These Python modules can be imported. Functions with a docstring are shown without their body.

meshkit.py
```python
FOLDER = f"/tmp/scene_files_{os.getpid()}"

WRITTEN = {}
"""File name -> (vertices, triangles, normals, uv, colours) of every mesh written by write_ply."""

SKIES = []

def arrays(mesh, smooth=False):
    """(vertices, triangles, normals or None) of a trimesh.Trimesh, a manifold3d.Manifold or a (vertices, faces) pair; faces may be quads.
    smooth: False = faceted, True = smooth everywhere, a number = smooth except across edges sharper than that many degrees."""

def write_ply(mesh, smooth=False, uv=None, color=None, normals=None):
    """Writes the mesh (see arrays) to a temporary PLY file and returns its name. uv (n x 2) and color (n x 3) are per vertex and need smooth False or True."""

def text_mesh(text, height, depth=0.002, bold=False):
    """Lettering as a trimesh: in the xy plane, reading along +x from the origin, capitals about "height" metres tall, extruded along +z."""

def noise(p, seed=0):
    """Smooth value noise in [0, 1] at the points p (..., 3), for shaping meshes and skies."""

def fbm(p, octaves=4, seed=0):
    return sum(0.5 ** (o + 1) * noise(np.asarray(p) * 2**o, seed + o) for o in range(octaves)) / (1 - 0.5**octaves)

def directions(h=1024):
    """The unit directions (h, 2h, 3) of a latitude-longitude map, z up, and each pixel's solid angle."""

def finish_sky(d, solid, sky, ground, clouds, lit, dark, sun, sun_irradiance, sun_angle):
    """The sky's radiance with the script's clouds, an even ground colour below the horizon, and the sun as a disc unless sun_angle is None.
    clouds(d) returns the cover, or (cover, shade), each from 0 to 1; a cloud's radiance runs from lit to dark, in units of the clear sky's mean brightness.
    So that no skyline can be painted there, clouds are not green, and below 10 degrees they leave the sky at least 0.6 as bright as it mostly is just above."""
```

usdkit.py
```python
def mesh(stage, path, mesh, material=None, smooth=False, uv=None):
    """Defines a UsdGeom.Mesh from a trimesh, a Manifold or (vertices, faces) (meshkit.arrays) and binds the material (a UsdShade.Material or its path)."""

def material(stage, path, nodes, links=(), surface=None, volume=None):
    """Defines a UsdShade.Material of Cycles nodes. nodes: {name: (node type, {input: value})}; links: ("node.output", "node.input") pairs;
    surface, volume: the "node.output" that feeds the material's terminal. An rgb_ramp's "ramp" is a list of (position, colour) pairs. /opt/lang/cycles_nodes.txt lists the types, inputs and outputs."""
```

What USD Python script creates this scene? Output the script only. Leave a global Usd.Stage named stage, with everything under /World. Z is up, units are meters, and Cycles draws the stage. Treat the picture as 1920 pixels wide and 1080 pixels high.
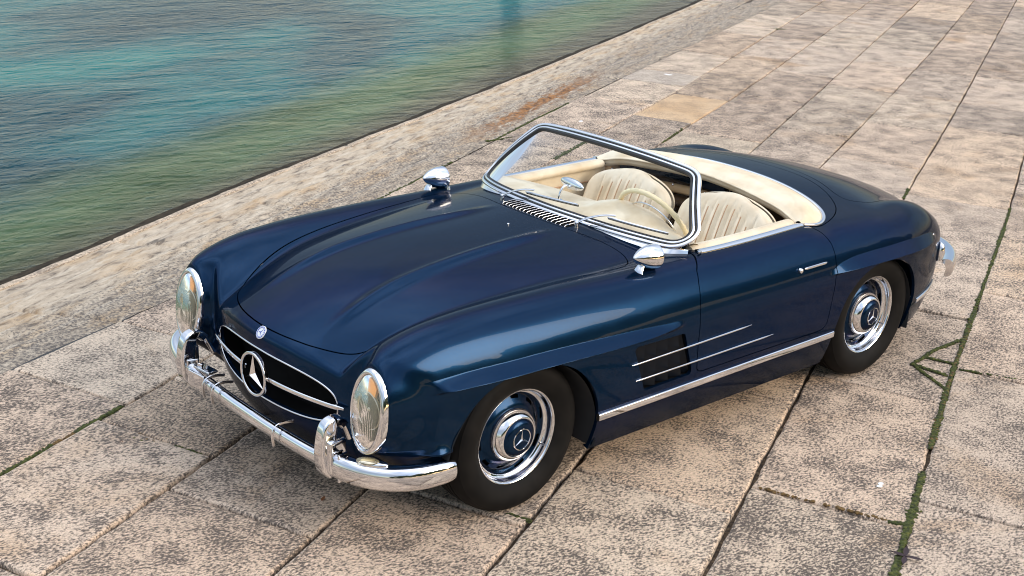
import math, random
import numpy as np, trimesh, usdkit, meshkit
from pxr import Usd, UsdGeom, UsdLux, UsdShade, Sdf, Gf, Vt
from scipy.interpolate import PchipInterpolator
from scipy.ndimage import gaussian_filter1d
from shapely.geometry import Polygon, LineString

stage = Usd.Stage.CreateInMemory()
UsdGeom.Xform.Define(stage, '/World')
UsdGeom.Scope.Define(stage, '/World/Looks')
PI = math.pi

# ------------------------------------------------------------------ camera, sky, sun
CAM_POS = np.array([-3.398, -4.382, 2.799]); YAW, PITCH, ROLL, FPX = 0.746, 0.354, 0.053, 2559.85
_d = np.array([math.cos(PITCH) * math.sin(YAW), math.cos(PITCH) * math.cos(YAW), -math.sin(PITCH)])
_r = np.array([math.cos(YAW), -math.sin(YAW), 0.0]); _u = np.cross(_r, _d)
_r2 = math.cos(ROLL) * _r + math.sin(ROLL) * _u; _u2 = -math.sin(ROLL) * _r + math.cos(ROLL) * _u
cam = UsdGeom.Camera.Define(stage, '/World/camera')
M = Gf.Matrix4d(*[float(v) for row in ((*_r2, 0), (*_u2, 0), (*(-_d), 0), (*CAM_POS, 1)) for v in row])
cam.AddTransformOp().Set(M)
cam.CreateHorizontalApertureAttr(36.0); cam.CreateVerticalApertureAttr(20.25)
cam.CreateFocalLengthAttr(36.0 * FPX / 1920)
cam.CreateExposureAttr(1.2)

SUN_EL, SUN_DIR_XY = math.radians(22), np.array([0.42, -0.91])        # towards the sun, veiled by cloud
SUN_DIR_XY = SUN_DIR_XY / np.linalg.norm(SUN_DIR_XY)
sun_to = np.array([*(SUN_DIR_XY * math.cos(SUN_EL)), math.sin(SUN_EL)])
# late light: the sun stands low and veiled behind the camera, with thin high cloud
sky_mat = usdkit.material(stage, '/World/Looks/sky_look', {
    'sky': ('sky_texture', {'sky_type': 'single_scattering', 'sun_disc': False, 'sun_elevation': SUN_EL,
                            'sun_rotation': math.atan2(sun_to[0], sun_to[1]), 'air_density': 1.0, 'aerosol_density': 0.8}),
    'tc': ('texture_coordinate', {}), 'sep': ('separate_xyz', {}),
    'map': ('mapping', {'scale': (1.0, 1.0, 2.2)}),
    'n': ('noise_texture', {'scale': 2.4, 'detail': 7.0, 'roughness': 0.55}),
    'r': ('rgb_ramp', {'ramp': [(0.34, (0.22, 0.22, 0.22)), (0.64, (0.72, 0.72, 0.72))]}),
    'g': ('rgb_ramp', {'ramp': [(0.0, (.14,) * 3), (.35, (.30,) * 3), (.6, (.90,) * 3), (1.0, (1.9,) * 3)]}),
    'cl': ('mix', {'mix_type': 'multiply', 'fac': 1.0, 'color2': (7.2, 7.6, 8.4)}), 'mx': ('mix', {}),
    'bg': ('background_shader', {'strength': 0.10})},
    [('tc.generated', 'map.vector'), ('map.vector', 'n.vector'), ('n.fac', 'r.fac'), ('r.color', 'mx.fac'), ('sky.color', 'mx.color1'), ('tc.generated', 'sep.vector'), ('sep.z', 'g.fac'), ('g.color', 'cl.color1'), ('cl.color', 'mx.color2'), ('mx.color', 'bg.color')],
    surface='bg.background')
dome = UsdLux.DomeLight.Define(stage, '/World/sky')
dome.GetPrim().SetCustomDataByKey('kind', 'structure')
UsdShade.MaterialBindingAPI.Apply(dome.GetPrim()).Bind(sky_mat)
sun = UsdLux.DistantLight.Define(stage, '/World/sun')
sun.CreateNormalizeAttr(True); sun.CreateIntensityAttr(0.36); sun.CreateAngleAttr(40.0); sun.CreateColorAttr((1.0, 0.85, 0.68))
_z = sun_to; _x = np.cross([0, 0, 1.0], _z); _x /= np.linalg.norm(_x); _y = np.cross(_z, _x)
sun.AddTransformOp().Set(Gf.Matrix4d(*[float(v) for row in ((*_x, 0), (*_y, 0), (*_z, 0), (0, 0, 30, 1)) for v in row]))

# ------------------------------------------------------------------ helpers
_used = {}
def path_for(name, parent):
    key = (parent, name); k = _used.get(key, 0); _used[key] = k + 1
    return f'{parent}/{name}' + (f'_{k:03d}' if k else '')
def tag(prim, label=None, cat=None, group=None, kind=None):
    for k, v in (('label', label), ('category', cat), ('group', group), ('kind', kind)):
        if v: prim.SetCustomDataByKey(k, v)
def thing(name, label, cat, loc=(0, 0, 0), rz=0.0, group=None, kind=None, parent='/World'):
    p = path_for(name, parent); x = UsdGeom.Xform.Define(stage, p)
    x.AddTranslateOp().Set(Gf.Vec3d(*map(float, loc)))
    if rz: x.AddRotateZOp().Set(math.degrees(rz))
    tag(x.GetPrim(), label, cat, group, kind); return p
def group_part(name, parent, label=None):
    p = path_for(name, parent); x = UsdGeom.Xform.Define(stage, p); tag(x.GetPrim(), label); return p
def add(name, mesh, mat, parent='/World', smooth=35, label=None, cat=None, group=None, kind=None, normals=None):
    p = path_for(name, parent)
    if normals is not None:
        m = usdkit.mesh(stage, p, mesh, LOOK[mat], False)
        m.CreateNormalsAttr(Vt.Vec3fArray.FromNumpy(np.asarray(normals, np.float32))); m.SetNormalsInterpolation('vertex')
    else:
        m = usdkit.mesh(stage, p, mesh, LOOK[mat], smooth)
    tag(m.GetPrim(), label, cat, group, kind); return p
def cat(*ms):
    ms = [m for m in ms if m is not None]
    vs, fs, k = [], [], 0
    for m in ms:
        v, f = (m.vertices, m.faces) if hasattr(m, 'faces') else m
        v = np.asarray(v); f = np.asarray(f)
        if f.shape[1] == 4: f = np.vstack([f[:, [0, 1, 2]], f[:, [0, 2, 3]]])
        vs.append(v); fs.append(f + k); k += len(v)
    return np.vstack(vs), np.vstack(fs)
def tr(m, M=None, t=(0, 0, 0)):
    v, f = (m.vertices, m.faces) if hasattr(m, 'faces') else m
    v = np.asarray(v, float)
    if M is not None: v = v @ np.asarray(M, float).T
    f = np.asarray(f)
    if M is not None and np.linalg.det(np.asarray(M)) < 0: f = f[:, ::-1]
    return v + np.asarray(t, float), f
def mirror(m): return tr(m, np.diag([1, -1, 1]))
def rot(axis, a): return trimesh.transformations.rotation_matrix(a, axis)[:3, :3]
def gridfaces(n, m, wrap_n=False, wrap_m=False):
    i = np.arange(n if wrap_n else n - 1); j = np.arange(m if wrap_m else m - 1)
    I, J = np.meshgrid(i, j, indexing='ij'); a = I * m + J; b = ((I + 1) % n) * m + J; c = ((I + 1) % n) * m + (J + 1) % m; d = I * m + (J + 1) % m
    return np.stack([a, b, c, d], -1).reshape(-1, 4)
def spline(pts, n, closed=False, sm=0.0):
    pts = np.asarray(pts, float)
    if closed:
        from scipy.interpolate import CubicSpline
        q = np.vstack([pts, pts[:1]]); t = np.r_[0, np.cumsum(np.linalg.norm(np.diff(q, axis=0), axis=1) ** .7)]
        return CubicSpline(t, q, bc_type='periodic')(np.linspace(0, t[-1], n, endpoint=False))
    from scipy.interpolate import CubicSpline
    t = np.r_[0, np.cumsum(np.linalg.norm(np.diff(pts, axis=0), axis=1) ** .7)]
    return CubicSpline(t, pts)(np.linspace(0, t[-1], n))
def frames(path, up=(0, 0, 1), closed=False):
    p = np.asarray(path, float)
    if closed: T = np.roll(p, -1, 0) - np.roll(p, 1, 0)
    else: T = np.gradient(p, axis=0)
    T /= np.linalg.norm(T, axis=1, keepdims=True) + 1e-12
    U = np.broadcast_to(np.asarray(up, float), p.shape)
    S = np.cross(T, U); S /= np.linalg.norm(S, axis=1, keepdims=True) + 1e-12
    return T, S, np.cross(S, T)
def sweep(path, prof, up=(0, 0, 1), closed=False, scale=None, caps=True, scale2=None):
    """prof: closed list of (side, up) offsets; swept along path."""
    p = np.asarray(path, float); prof = np.asarray(prof, float)
    T, S, U = frames(p, up, closed)
    sc = np.ones(len(p)) if scale is None else np.broadcast_to(np.asarray(scale, float), len(p)); s2 = sc if scale2 is None else np.broadcast_to(np.asarray(scale2, float), len(p))
    v = p[:, None, :] + S[:, None, :] * (prof[None, :, 0, None] * sc[:, None, None]) + U[:, None, :] * (prof[None, :, 1, None] * s2[:, None, None])
    n, m = len(p), len(prof); f = gridfaces(n, m, closed, True); f = np.vstack([f[:, [0, 1, 2]], f[:, [0, 2, 3]]]); v = v.reshape(-1, 3)
    if caps and not closed:
        c0, c1 = len(v), len(v) + 1; v = np.vstack([v, p[0], p[-1]]); j = np.arange(m)
        f = np.vstack([f, np.stack([np.full(m, c0), j, (j + 1) % m], 1), np.stack([np.full(m, c1), (n - 1) * m + (j + 1) % m, (n - 1) * m + j], 1)])
    mm = trimesh.Trimesh(v, f, process=False)
    if not closed and mm.volume < 0: f = f[:, ::-1]
    return v, f
def circ(r, n=10, r2=None): a = np.arange(n) * 2 * PI / n; return np.stack([r * np.cos(a), (r if r2 is None else r2) * np.sin(a)], 1)
def tube(path, r, n=10, up=(0, 0, 1), closed=False, scale=None): return sweep(path, circ(r, n), up, closed, scale)
def rrect(w, h, r, n=4):
    out = []
    for cx, cy, a0 in ((w / 2 - r, h / 2 - r, 0), (-w / 2 + r, h / 2 - r, 90), (-w / 2 + r, -h / 2 + r, 180), (w / 2 - r, -h / 2 + r, 270)):
        for k in range(n + 1):
            a = math.radians(a0 + 90 * k / n); out.append((cx + r * math.cos(a), cy + r * math.sin(a)))
    return np.array(out)
def lathe(prof, n=64, axis='y'):
    """prof: (radius, height) list; revolved round the axis."""
    prof = np.asarray(prof, float); a = np.arange(n) * 2 * PI / n
    v = np.stack([np.outer(np.cos(a), prof[:, 0]), np.broadcast_to(prof[:, 1], (n, len(prof))), np.outer(np.sin(a), prof[:, 0])], -1)
    if axis == 'x': v = v[..., [1, 0, 2]]
    if axis == 'z': v = v[..., [0, 2, 1]]
    f = gridfaces(n, len(prof), True, False)
    return v.reshape(-1, 3), np.vstack([f[:, [0, 1, 2]], f[:, [0, 2, 3]]])
def rbox(sx, sy, sz, r, c=(0, 0, 0), seg=3):
    """rounded box as a subdivided, normalised grid"""
    b = trimesh.creation.box([2, 2, 2]).subdivide().subdivide().subdivide() if seg >= 3 else trimesh.creation.box([2, 2, 2]).subdivide().subdivide()
    v = b.vertices.copy(); h = np.array([sx, sy, sz]) / 2; core = np.maximum(h - r, 1e-5)
    # remap so that grid lines gather in the rounded edges
    u = np.sign(v) * np.where(np.abs(v) > .99, 1, np.where(np.abs(v) > .7, .93, np.where(np.abs(v) > .45, .75, np.abs(v))))
    q = u * h; inner = np.clip(q, -core, core); dlt = q - inner; L = np.linalg.norm(dlt, axis=1, keepdims=True)
    v2 = inner + np.where(L > 1e-9, dlt / np.maximum(L, 1e-9) * np.minimum(r, 9), 0)
    return v2 + np.asarray(c), np.asarray(b.faces)
def sphere(r, c=(0, 0, 0), sub=2, s=(1, 1, 1)):
    m = trimesh.creation.icosphere(sub, r); return m.vertices * np.asarray(s) + np.asarray(c), np.asarray(m.faces)
def cyl(a, b, r, n=12, r2=None):
    return sweep(np.array([a, b], float), circ(1.0, n), up=(0, 0, 1) if abs(np.asarray(b, float)[2] - np.asarray(a, float)[2]) < .9 * np.linalg.norm(np.subtract(b, a)) else (1, 0, 0), scale=[r, r if r2 is None else r2])
def extrude(poly, d):
    m = trimesh.creation.extrude_polygon(poly, d, engine='earcut'); return np.asarray(m.vertices), np.asarray(m.faces)

# ------------------------------------------------------------------ materials
LOOK = {}
def look(name, nodes, links=(), surface='p.BSDF', volume=None):
    LOOK[name] = usdkit.material(stage, f'/World/Looks/{name}', nodes, links, surface, volume)
def plain(name, col, rough=.5, metal=0.0, **kw):
    look(name, {'p': ('principled_bsdf', {'base_color': col, 'roughness': rough, 'metallic': metal, **kw})})
look('navy_paint', {
    'geo': ('geometry', {}), 'n': ('noise_texture', {'scale': 2600.0, 'detail': 1.0}),
    'r': ('rgb_ramp', {'ramp': [(0.35, (0.0032, 0.0158, 0.040)), (0.7, (0.0068, 0.0315, 0.079))]}),
    'nd': ('noise_texture', {'scale': 5.0, 'detail': 4.0, 'roughness': .6}), 'mr': ('map_range', {'from_min': .3, 'from_max': .75, 'to_min': .20, 'to_max': .25}),
    'p': ('principled_bsdf', {'metallic': 0.85, 'roughness': 0.33, 'specular_tint': (.03, .07, .14), 'coat_weight': .42, 'coat_roughness': 0.010, 'coat_ior': 1.32})},
    [('geo.position', 'n.vector'), ('n.fac', 'r.fac'), ('r.color', 'p.base_color'), ('geo.position', 'nd.vector'), ('nd.fac', 'mr.value'), ('mr.result', 'p.roughness')])
look('chrome', {'geo': ('geometry', {}), 'n': ('noise_texture', {'scale': 9.0, 'detail': 5.0}), 'mr': ('map_range', {'from_min': .3, 'from_max': .75, 'to_min': .03, 'to_max': .12}),
    'p': ('principled_bsdf', {'base_color': (.80, .80, .82), 'metallic': 1.0})}, [('geo.position', 'n.vector'), ('n.fac', 'mr.value'), ('mr.result', 'p.roughness')])
plain('satin_metal', (.62, .62, .64), .28, 1.0)
plain('rubber', (.012, .012, .012), .55)
look('tyre_rubber', {'geo': ('geometry', {}), 'n': ('noise_texture', {'scale': 14.0, 'detail': 6.0}), 'r': ('rgb_ramp', {'ramp': [(.35, (.004, .0038, .0036)), (.75, (.009, .008, .0072))]}),
    'p': ('principled_bsdf', {'roughness': .66, 'specular_ior_level': .15})}, [('geo.position', 'n.vector'), ('n.fac', 'r.fac'), ('r.color', 'p.base_color')])
plain('black', (.003, .003, .003), .8, specular_ior_level=.1)
plain('dark_underside', (.012, .012, .013), .8)
plain('gunmetal', (.004, .006, .010), .4, specular_ior_level=.25)
look('cream_leather', {'geo': ('geometry', {}), 'n': ('noise_texture', {'scale': 160.0, 'detail': 3.0}), 'n2': ('noise_texture', {'scale': 7.0, 'detail': 4.0}),
    'r': ('rgb_ramp', {'ramp': [(.3, (.56, .44, .28)), (.62, (.72, .62, .46))]}), 'b': ('bump', {'strength': .12, 'distance': .002}),
    'p': ('principled_bsdf', {'roughness': .48})}, [('geo.position', 'n.vector'), ('geo.position', 'n2.vector'), ('n2.fac', 'r.fac'), ('r.color', 'p.base_color'), ('n.fac', 'b.height'), ('b.normal', 'p.normal')])
look('cream_cover', {'geo': ('geometry', {}), 'n': ('noise_texture', {'scale': 420.0, 'detail': 2.0}), 'n2': ('noise_texture', {'scale': 6.0, 'detail': 5.0}),
    'r': ('rgb_ramp', {'ramp': [(.3, (.60, .47, .30)), (.6, (.76, .66, .49))]}), 'b': ('bump', {'strength': .2, 'distance': .001}),
    'p': ('principled_bsdf', {'roughness': .7})}, [('geo.position', 'n.vector'), ('geo.position', 'n2.vector'), ('n2.fac', 'r.fac'), ('r.color', 'p.base_color'), ('n.fac', 'b.height'), ('b.normal', 'p.normal')])
plain('tan_trim', (.50, .33, .17), .6)
plain('piping_tan', (.42, .25, .14), .6)
plain('ivory', (.72, .60, .36), .3, coat_weight=.6)
plain('brown_carpet', (.10, .055, .024), .9)
plain('amber', (.85, .33, .06), .3)
plain('white_enamel', (.75, .75, .74), .3)
plain('blue_enamel', (.05, .09, .35), .3)
plain('red_glass', (.10, .008, .008), .12)
look('reflector', {'p': ('principled_bsdf', {'base_color': (.90, .76, .46), 'metallic': .35, 'roughness': .32})})
def pane(name, tint, rough, extra=0.0, ior=1.5):
    look(name, {'f': ('fresnel', {'IOR': ior}), 'm': ('math', {'math_type': 'add', 'value2': extra}), 't': ('transparent_bsdf', {'color': tint}), 'g': ('glossy_bsdf', {'color': (1, 1, 1), 'roughness': rough}), 'x': ('mix_closure', {})},
         [('f.fac', 'm.value1'), ('m.value', 'x.fac'), ('t.BSDF', 'x.closure1'), ('g.BSDF', 'x.closure2')], surface='x.closure')

pane('windscreen_glass', (.95, .965, .96), .0, 0.0, 1.09)
look('lamp_glass', {'f': ('fresnel', {'IOR': 1.45}), 't': ('transparent_bsdf', {'color': (.95, .91, .80)}), 'df': ('diffuse_bsdf', {'color': (.90, .77, .48)}), 'm1': ('mix_closure', {'fac': .10}), 'g': ('glossy_bsdf', {'color': (1, 1, 1), 'roughness': .08}), 'x': ('mix_closure', {})},
     [('t.BSDF', 'm1.closure1'), ('df.BSDF', 'm1.closure2'), ('f.fac', 'x.fac'), ('m1.closure', 'x.closure1'), ('g.BSDF', 'x.closure2')], surface='x.closure')

# ------------------------------------------------------------------ the car's body as a smooth field (x to the rear, y to the right, z up; origin under the front axle)
_X = np.arange(-1.6, 4.6, .002)
def tab(pts, sm=.05):
    pts = np.array(pts, float); t = PchipInterpolator(pts[:, 0], pts[:, 1], extrapolate=False)(np.clip(_X, pts[0, 0], pts[-1, 0]))
    lo, hi = _X < pts[0, 0], _X > pts[-1, 0]
    s0 = (pts[1, 1] - pts[0, 1]) / (pts[1, 0] - pts[0, 0]); s1 = (pts[-1, 1] - pts[-2, 1]) / (pts[-1, 0] - pts[-2, 0])
    t[lo] = pts[0, 1] + s0 * (_X[lo] - pts[0, 0]); t[hi] = pts[-1, 1] + s1 * (_X[hi] - pts[-1, 0])
    return gaussian_filter1d(t, sm / .002, mode='nearest')
def ev(t, x): return np.interp(x, _X, t)
def smax(a, b, k):
    h = np.maximum(k - np.abs(a - b), 0) / k; return np.maximum(a, b) + h * h * h * k / 6
def smin(a, b, k): return -smax(-a, -b, k)
def sstep(a, b, x):
    t = np.clip((x - a) / (b - a), 0, 1); return t * t * t * (t * (6 * t - 15) + 10)
ZC = tab([(-.80, .60), (-.70, .700), (-.62, .743), (-.52, .787), (-.35, .845), (-.16, .886), (.2, .918), (.6, .932), (.82, .940), (1.05, .946), (1.6, .938), (2.0, .940), (2.2, .938), (2.53, .926), (2.78, .882), (3.1, .795), (3.45, .665), (3.7, .55)], .05)
ZV = tab([(-.80, .56), (-.62, .655), (-.5, .712), (-.35, .772), (-.2, .808), (.2, .846), (.7, .868), (1.0, .874), (1.3, .868), (1.8, .872), (2.1, .885), (2.4, .885), (2.7, .84), (3.0, .755), (3.3, .65), (3.6, .52)], .06)
YV = tab([(-.7, .42), (-.5, .46), (-.2, .53), (.2, .585), (.7, .635), (1.1, .66), (2.0, .66), (2.5, .62), (3.0, .54), (3.5, .42)], .08)
ZR = tab([(-.80, .64), (-.66, .752), (-.58, .802), (-.50, .834), (-.38, .860), (-.2, .880), (.05, .888), (.3, .889), (.65, .884), (1.0, .884), (1.3, .878), (1.6, .878), (1.85, .880), (2.1, .838), (2.4, .848), (2.65, .860), (2.85, .832), (3.05, .755), (3.2, .67), (3.4, .53)], .05)
YR = tab([(-.7, .655), (-.3, .665), (0, .675), (.5, .69), (1.0, .70), (1.5, .71), (2.0, .72), (2.4, .71), (2.8, .665), (3.1, .60), (3.4, .50)], .08)
WS = tab([(-.72, .715), (-.66, .748), (-.60, .770), (-.5, .798), (-.35, .828), (-.1, .855), (.3, .870), (.8, .878), (1.3, .882), (1.9, .888), (2.3, .890), (2.6, .880), (2.85, .835), (3.05, .768), (3.2, .695), (3.35, .590), (3.5, .43)], .05)
BZ = tab([(-.66, .650), (-.5, .660), (-.3, .668), (0, .668), (.2, .664), (.45, .655), (.75, .648), (.86, .655)], .05)        # lower edge of the front wheel brow
BP = tab([(-.70, 0), (-.655, .0), (-.62, .020), (-.5, .040), (-.2, .050), (.2, .048), (.45, .042), (.62, .032), (.76, .016), (.84, .006), (.87, 0), (.9, 0)], .010)
RZ = tab([(1.9, .668), (2.1, .676), (2.4, .672), (2.7, .664), (2.95, .655)], .05)
RP = tab([(1.86, 0), (1.90, 0), (1.93, .005), (1.99, .022), (2.13, .041), (2.5, .046), (2.75, .038), (2.9, .016), (2.96, 0), (3.0, 0)], .012)
DOME = tab([(-.62, 0), (-.55, .002), (-.45, .011), (-.2, .023), (.3, .022), (.5, .016), (.64, .004), (.72, 0), (.8, 0)], .03)
DOMEY = tab([(-.6, .252), (-.15, .240), (.6, .215), (.8, .21)], .05)
BMP = tab([(-.62, 1), (-.5, 1), (-.42, .75), (-.37, .3), (-.34, 0), (-.3, 0)], .015)
HL = np.array([-.660, .664, .582]); HLA, HLB = .100, .164                                                                    # headlight centre, half width, half height
def field(P):
    x, y, z = P[:, 0], np.abs(P[:, 1]), P[:, 2]
    zc, zv = ev(ZC, x), ev(ZV, x)
    n = y / ev(YV, x)
    hc = zc - (zc - zv) * np.minimum(n, 1.5) ** 2.3
    dy = (y - ev(DOMEY, x)) / .028
    hc = hc + ev(DOME, x) * np.exp(-np.abs(dy) ** 2.0)
    q = y - ev(YR, x)
    hf = ev(ZR, x) - q * q / (.36 + .10 * sstep(.0, .1, q)) - 9 * np.maximum(np.abs(q) - .12, 0) ** 3
    fT = z - smax(hc, hf, .045)
    w = ev(WS, x) - 1.15 * np.maximum(z - .60, 0) ** 2 - .75 * np.maximum(.46 - z, 0) ** 2
    d = z - ev(BZ, x); pb = ev(BP, x); hb = .012 + .033 * np.sqrt(np.clip(pb / .05, 0, 1)); w = w + pb * sstep(-.016, .005, d) * np.clip(1 - np.maximum(d, 0) / hb, 0, 1) ** 1.2
    d = z - ev(RZ, x); pb = ev(RP, x); hb = .012 + .040 * np.sqrt(np.clip(pb / .046, 0, 1)); w = w + pb * sstep(-.013, .003, d) * np.clip(1 - np.maximum(d, 0) / hb, 0, 1) ** 1.1
    d = z - .402; bump = .034 * sstep(-.022, .002, d) * np.clip(1 - np.maximum(d, 0) / .06, 0, 1) ** 1.6 - .030 * sstep(.0, -.03, d)
    bm = ev(BMP, x); w = w + bm * bump
    fS = y - w
    f = smax(fT, fS, .12)
    fr = -.712 + .40 * y * y + .55 * np.maximum(z - .62, 0) ** 2 + .5 * np.maximum(.56 - z, 0) ** 2 + 1.5 * np.maximum(.40 - z, 0) ** 2 - bump * sstep(.42, .56, y)
    lobe = -.634 + 9.0 * (y - .664) ** 2 + 1.1 * np.maximum(.43 - z, 0) + .02 * (z - HL[2]) / .18
    fr = smin(fr, lobe, .05)
    f = smax(f, fr - x, .035)
    gr = 1 + .66 * (1 - np.exp(-5.5 * np.maximum(x - HL[0], 0)))
    e = (np.sqrt(((y - HL[1]) / HLA) ** 2 + ((z - HL[2]) / HLB) ** 2 + 1e-9) - gr) * .12
    pod = smax(e, (HL[0] + .02 * (z - HL[2]) / .18 + .012) - x, .012)
    pod = smax(pod, x + .26, .20)
    f = smin(f, pod, .07)
    back = x - (3.42 - .35 * y * y - .9 * np.maximum(z - .55, 0) ** 2 - .5 * np.maximum(.5 - z, 0) ** 2)
    return smax(f, back, .16)
def grad(P, h=.0015):
    g = np.stack([field(P + np.eye(3)[k] * h) - field(P - np.eye(3)[k] * h) for k in range(3)], 1)
    return g / (np.linalg.norm(g, axis=1, keepdims=True) + 1e-12)
def shoot(O, D):
    n = len(O); lo = np.zeros(n); hi = np.full(n, 1.2); ts = np.linspace(.02, 1.2, 60); found = np.zeros(n, bool)
    for a in ts:
        idx = np.nonzero(~found)[0]
        if not len(idx): break
        v = field(O[idx] + D[idx] * a); c = v > 0
        hi[idx[c]] = a; lo[idx[~c]] = a; found[idx[c]] = True
    for _ in range(22):
        m = (lo + hi) / 2; v = field(O + D * m[:, None]) > 0; hi = np.where(v, m, hi); lo = np.where(v, lo, m)
    return O + D * ((lo + hi) / 2)[:, None]
XA, XB, YC0, ZT, ZB = -.36, 2.95, .56, .60, .172
def smoothcat(*a): return np.unique(np.round(np.concatenate(a), 6))
gx = smoothcat(np.linspace(XA, 1.0, 190), np.linspace(1.0, 1.95, 70), np.linspace(1.95, XB, 120)); gy = np.linspace(0, YC0, 76)
gz = smoothcat(np.linspace(ZB, .36, 22), np.linspace(.36, ZT, 36)); ga = smoothcat(np.linspace(0, PI * .36, 44), np.linspace(PI * .36, PI / 2, 56)); gb = np.linspace(0, PI / 2, 60)
def patch(O, D, n, m): return O.reshape(-1, 3), D.reshape(-1, 3), n, m
patches = []
def P3(x, y, z): return np.stack(np.broadcast_arrays(x, y, z), -1).astype(float)
A, B = np.meshgrid(gx, gy, indexing='ij'); patches.append(patch(P3(A, B, ZT), P3(0 * A, 0, 1), *A.shape))
A, B = np.meshgrid(gx, gz, indexing='ij'); patches.append(patch(P3(A, YC0, B), P3(0 * A, 1, 0), *A.shape))
A, B = np.meshgrid(gx, ga, indexing='ij'); patches.append(patch(P3(A, YC0, ZT), P3(0, np.sin(B), np.cos(B)), *A.shape))
for xe, sg in ((XA, -1), (XB, 1)):
    A, B = np.meshgrid(gy, gz, indexing='ij'); patches.append(patch(P3(xe, A, B), P3(sg + 0 * A, 0, 0), *A.shape))
    A, B = np.meshgrid(gy, gb, indexing='ij'); patches.append(patch(P3(xe, A, ZT), P3(sg * np.sin(B), 0, np.cos(B)), *A.shape))
    A, B = np.meshgrid(gz, gb, indexing='ij'); patches.append(patch(P3(xe, YC0, A), P3(sg * np.sin(B), np.cos(B), 0), *A.shape))
    A, B = np.meshgrid(ga, gb, indexing='ij'); patches.append(patch(P3(xe, YC0, ZT) + 0 * P3(A, 0, 0), P3(sg * np.sin(B) * np.sin(A), np.cos(B) * np.sin(A), np.cos(A)), *A.shape))
Vs, Fs, k = [], [], 0
for O, D, n, m in patches:
    V = shoot(O, D); f = gridfaces(n, m); f = np.vstack([f[:, [0, 1, 2]], f[:, [0, 2, 3]]])
    Vs.append(V); Fs.append(f + k); k += len(V)
V = np.vstack(Vs); F = np.vstack(Fs)
key = np.round(V, 5); _, first, inv = np.unique(key, axis=0, return_index=True, return_inverse=True); inv = inv.ravel()
V = V[first]; F = inv[F]; F = F[(F[:, 0] != F[:, 1]) & (F[:, 1] != F[:, 2]) & (F[:, 0] != F[:, 2])]
N = grad(V)
V2 = np.vstack([V, V * [1, -1, 1]]); N2 = np.vstack([N, N * [1, -1, 1]]); F2 = np.vstack([F, F + len(V)])
key = np.round(V2, 5) + 0.0; _, first, inv = np.unique(key, axis=0, return_index=True, return_inverse=True); inv = inv.ravel()
BV, BN, BF = V2[first], N2[first], inv[F2]
BN[np.abs(BV[:, 1]) < 1e-5, 1] = 0; BN /= np.linalg.norm(BN, axis=1, keepdims=True)
def orient(V, N, F):
    n = np.cross(V[F[:, 1]] - V[F[:, 0]], V[F[:, 2]] - V[F[:, 0]]); fl = (n * N[F].mean(1)).sum(1) < 0
    F = F.copy(); F[fl] = F[fl][:, ::-1]; return F
BF = orient(BV, BN, BF)
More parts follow.
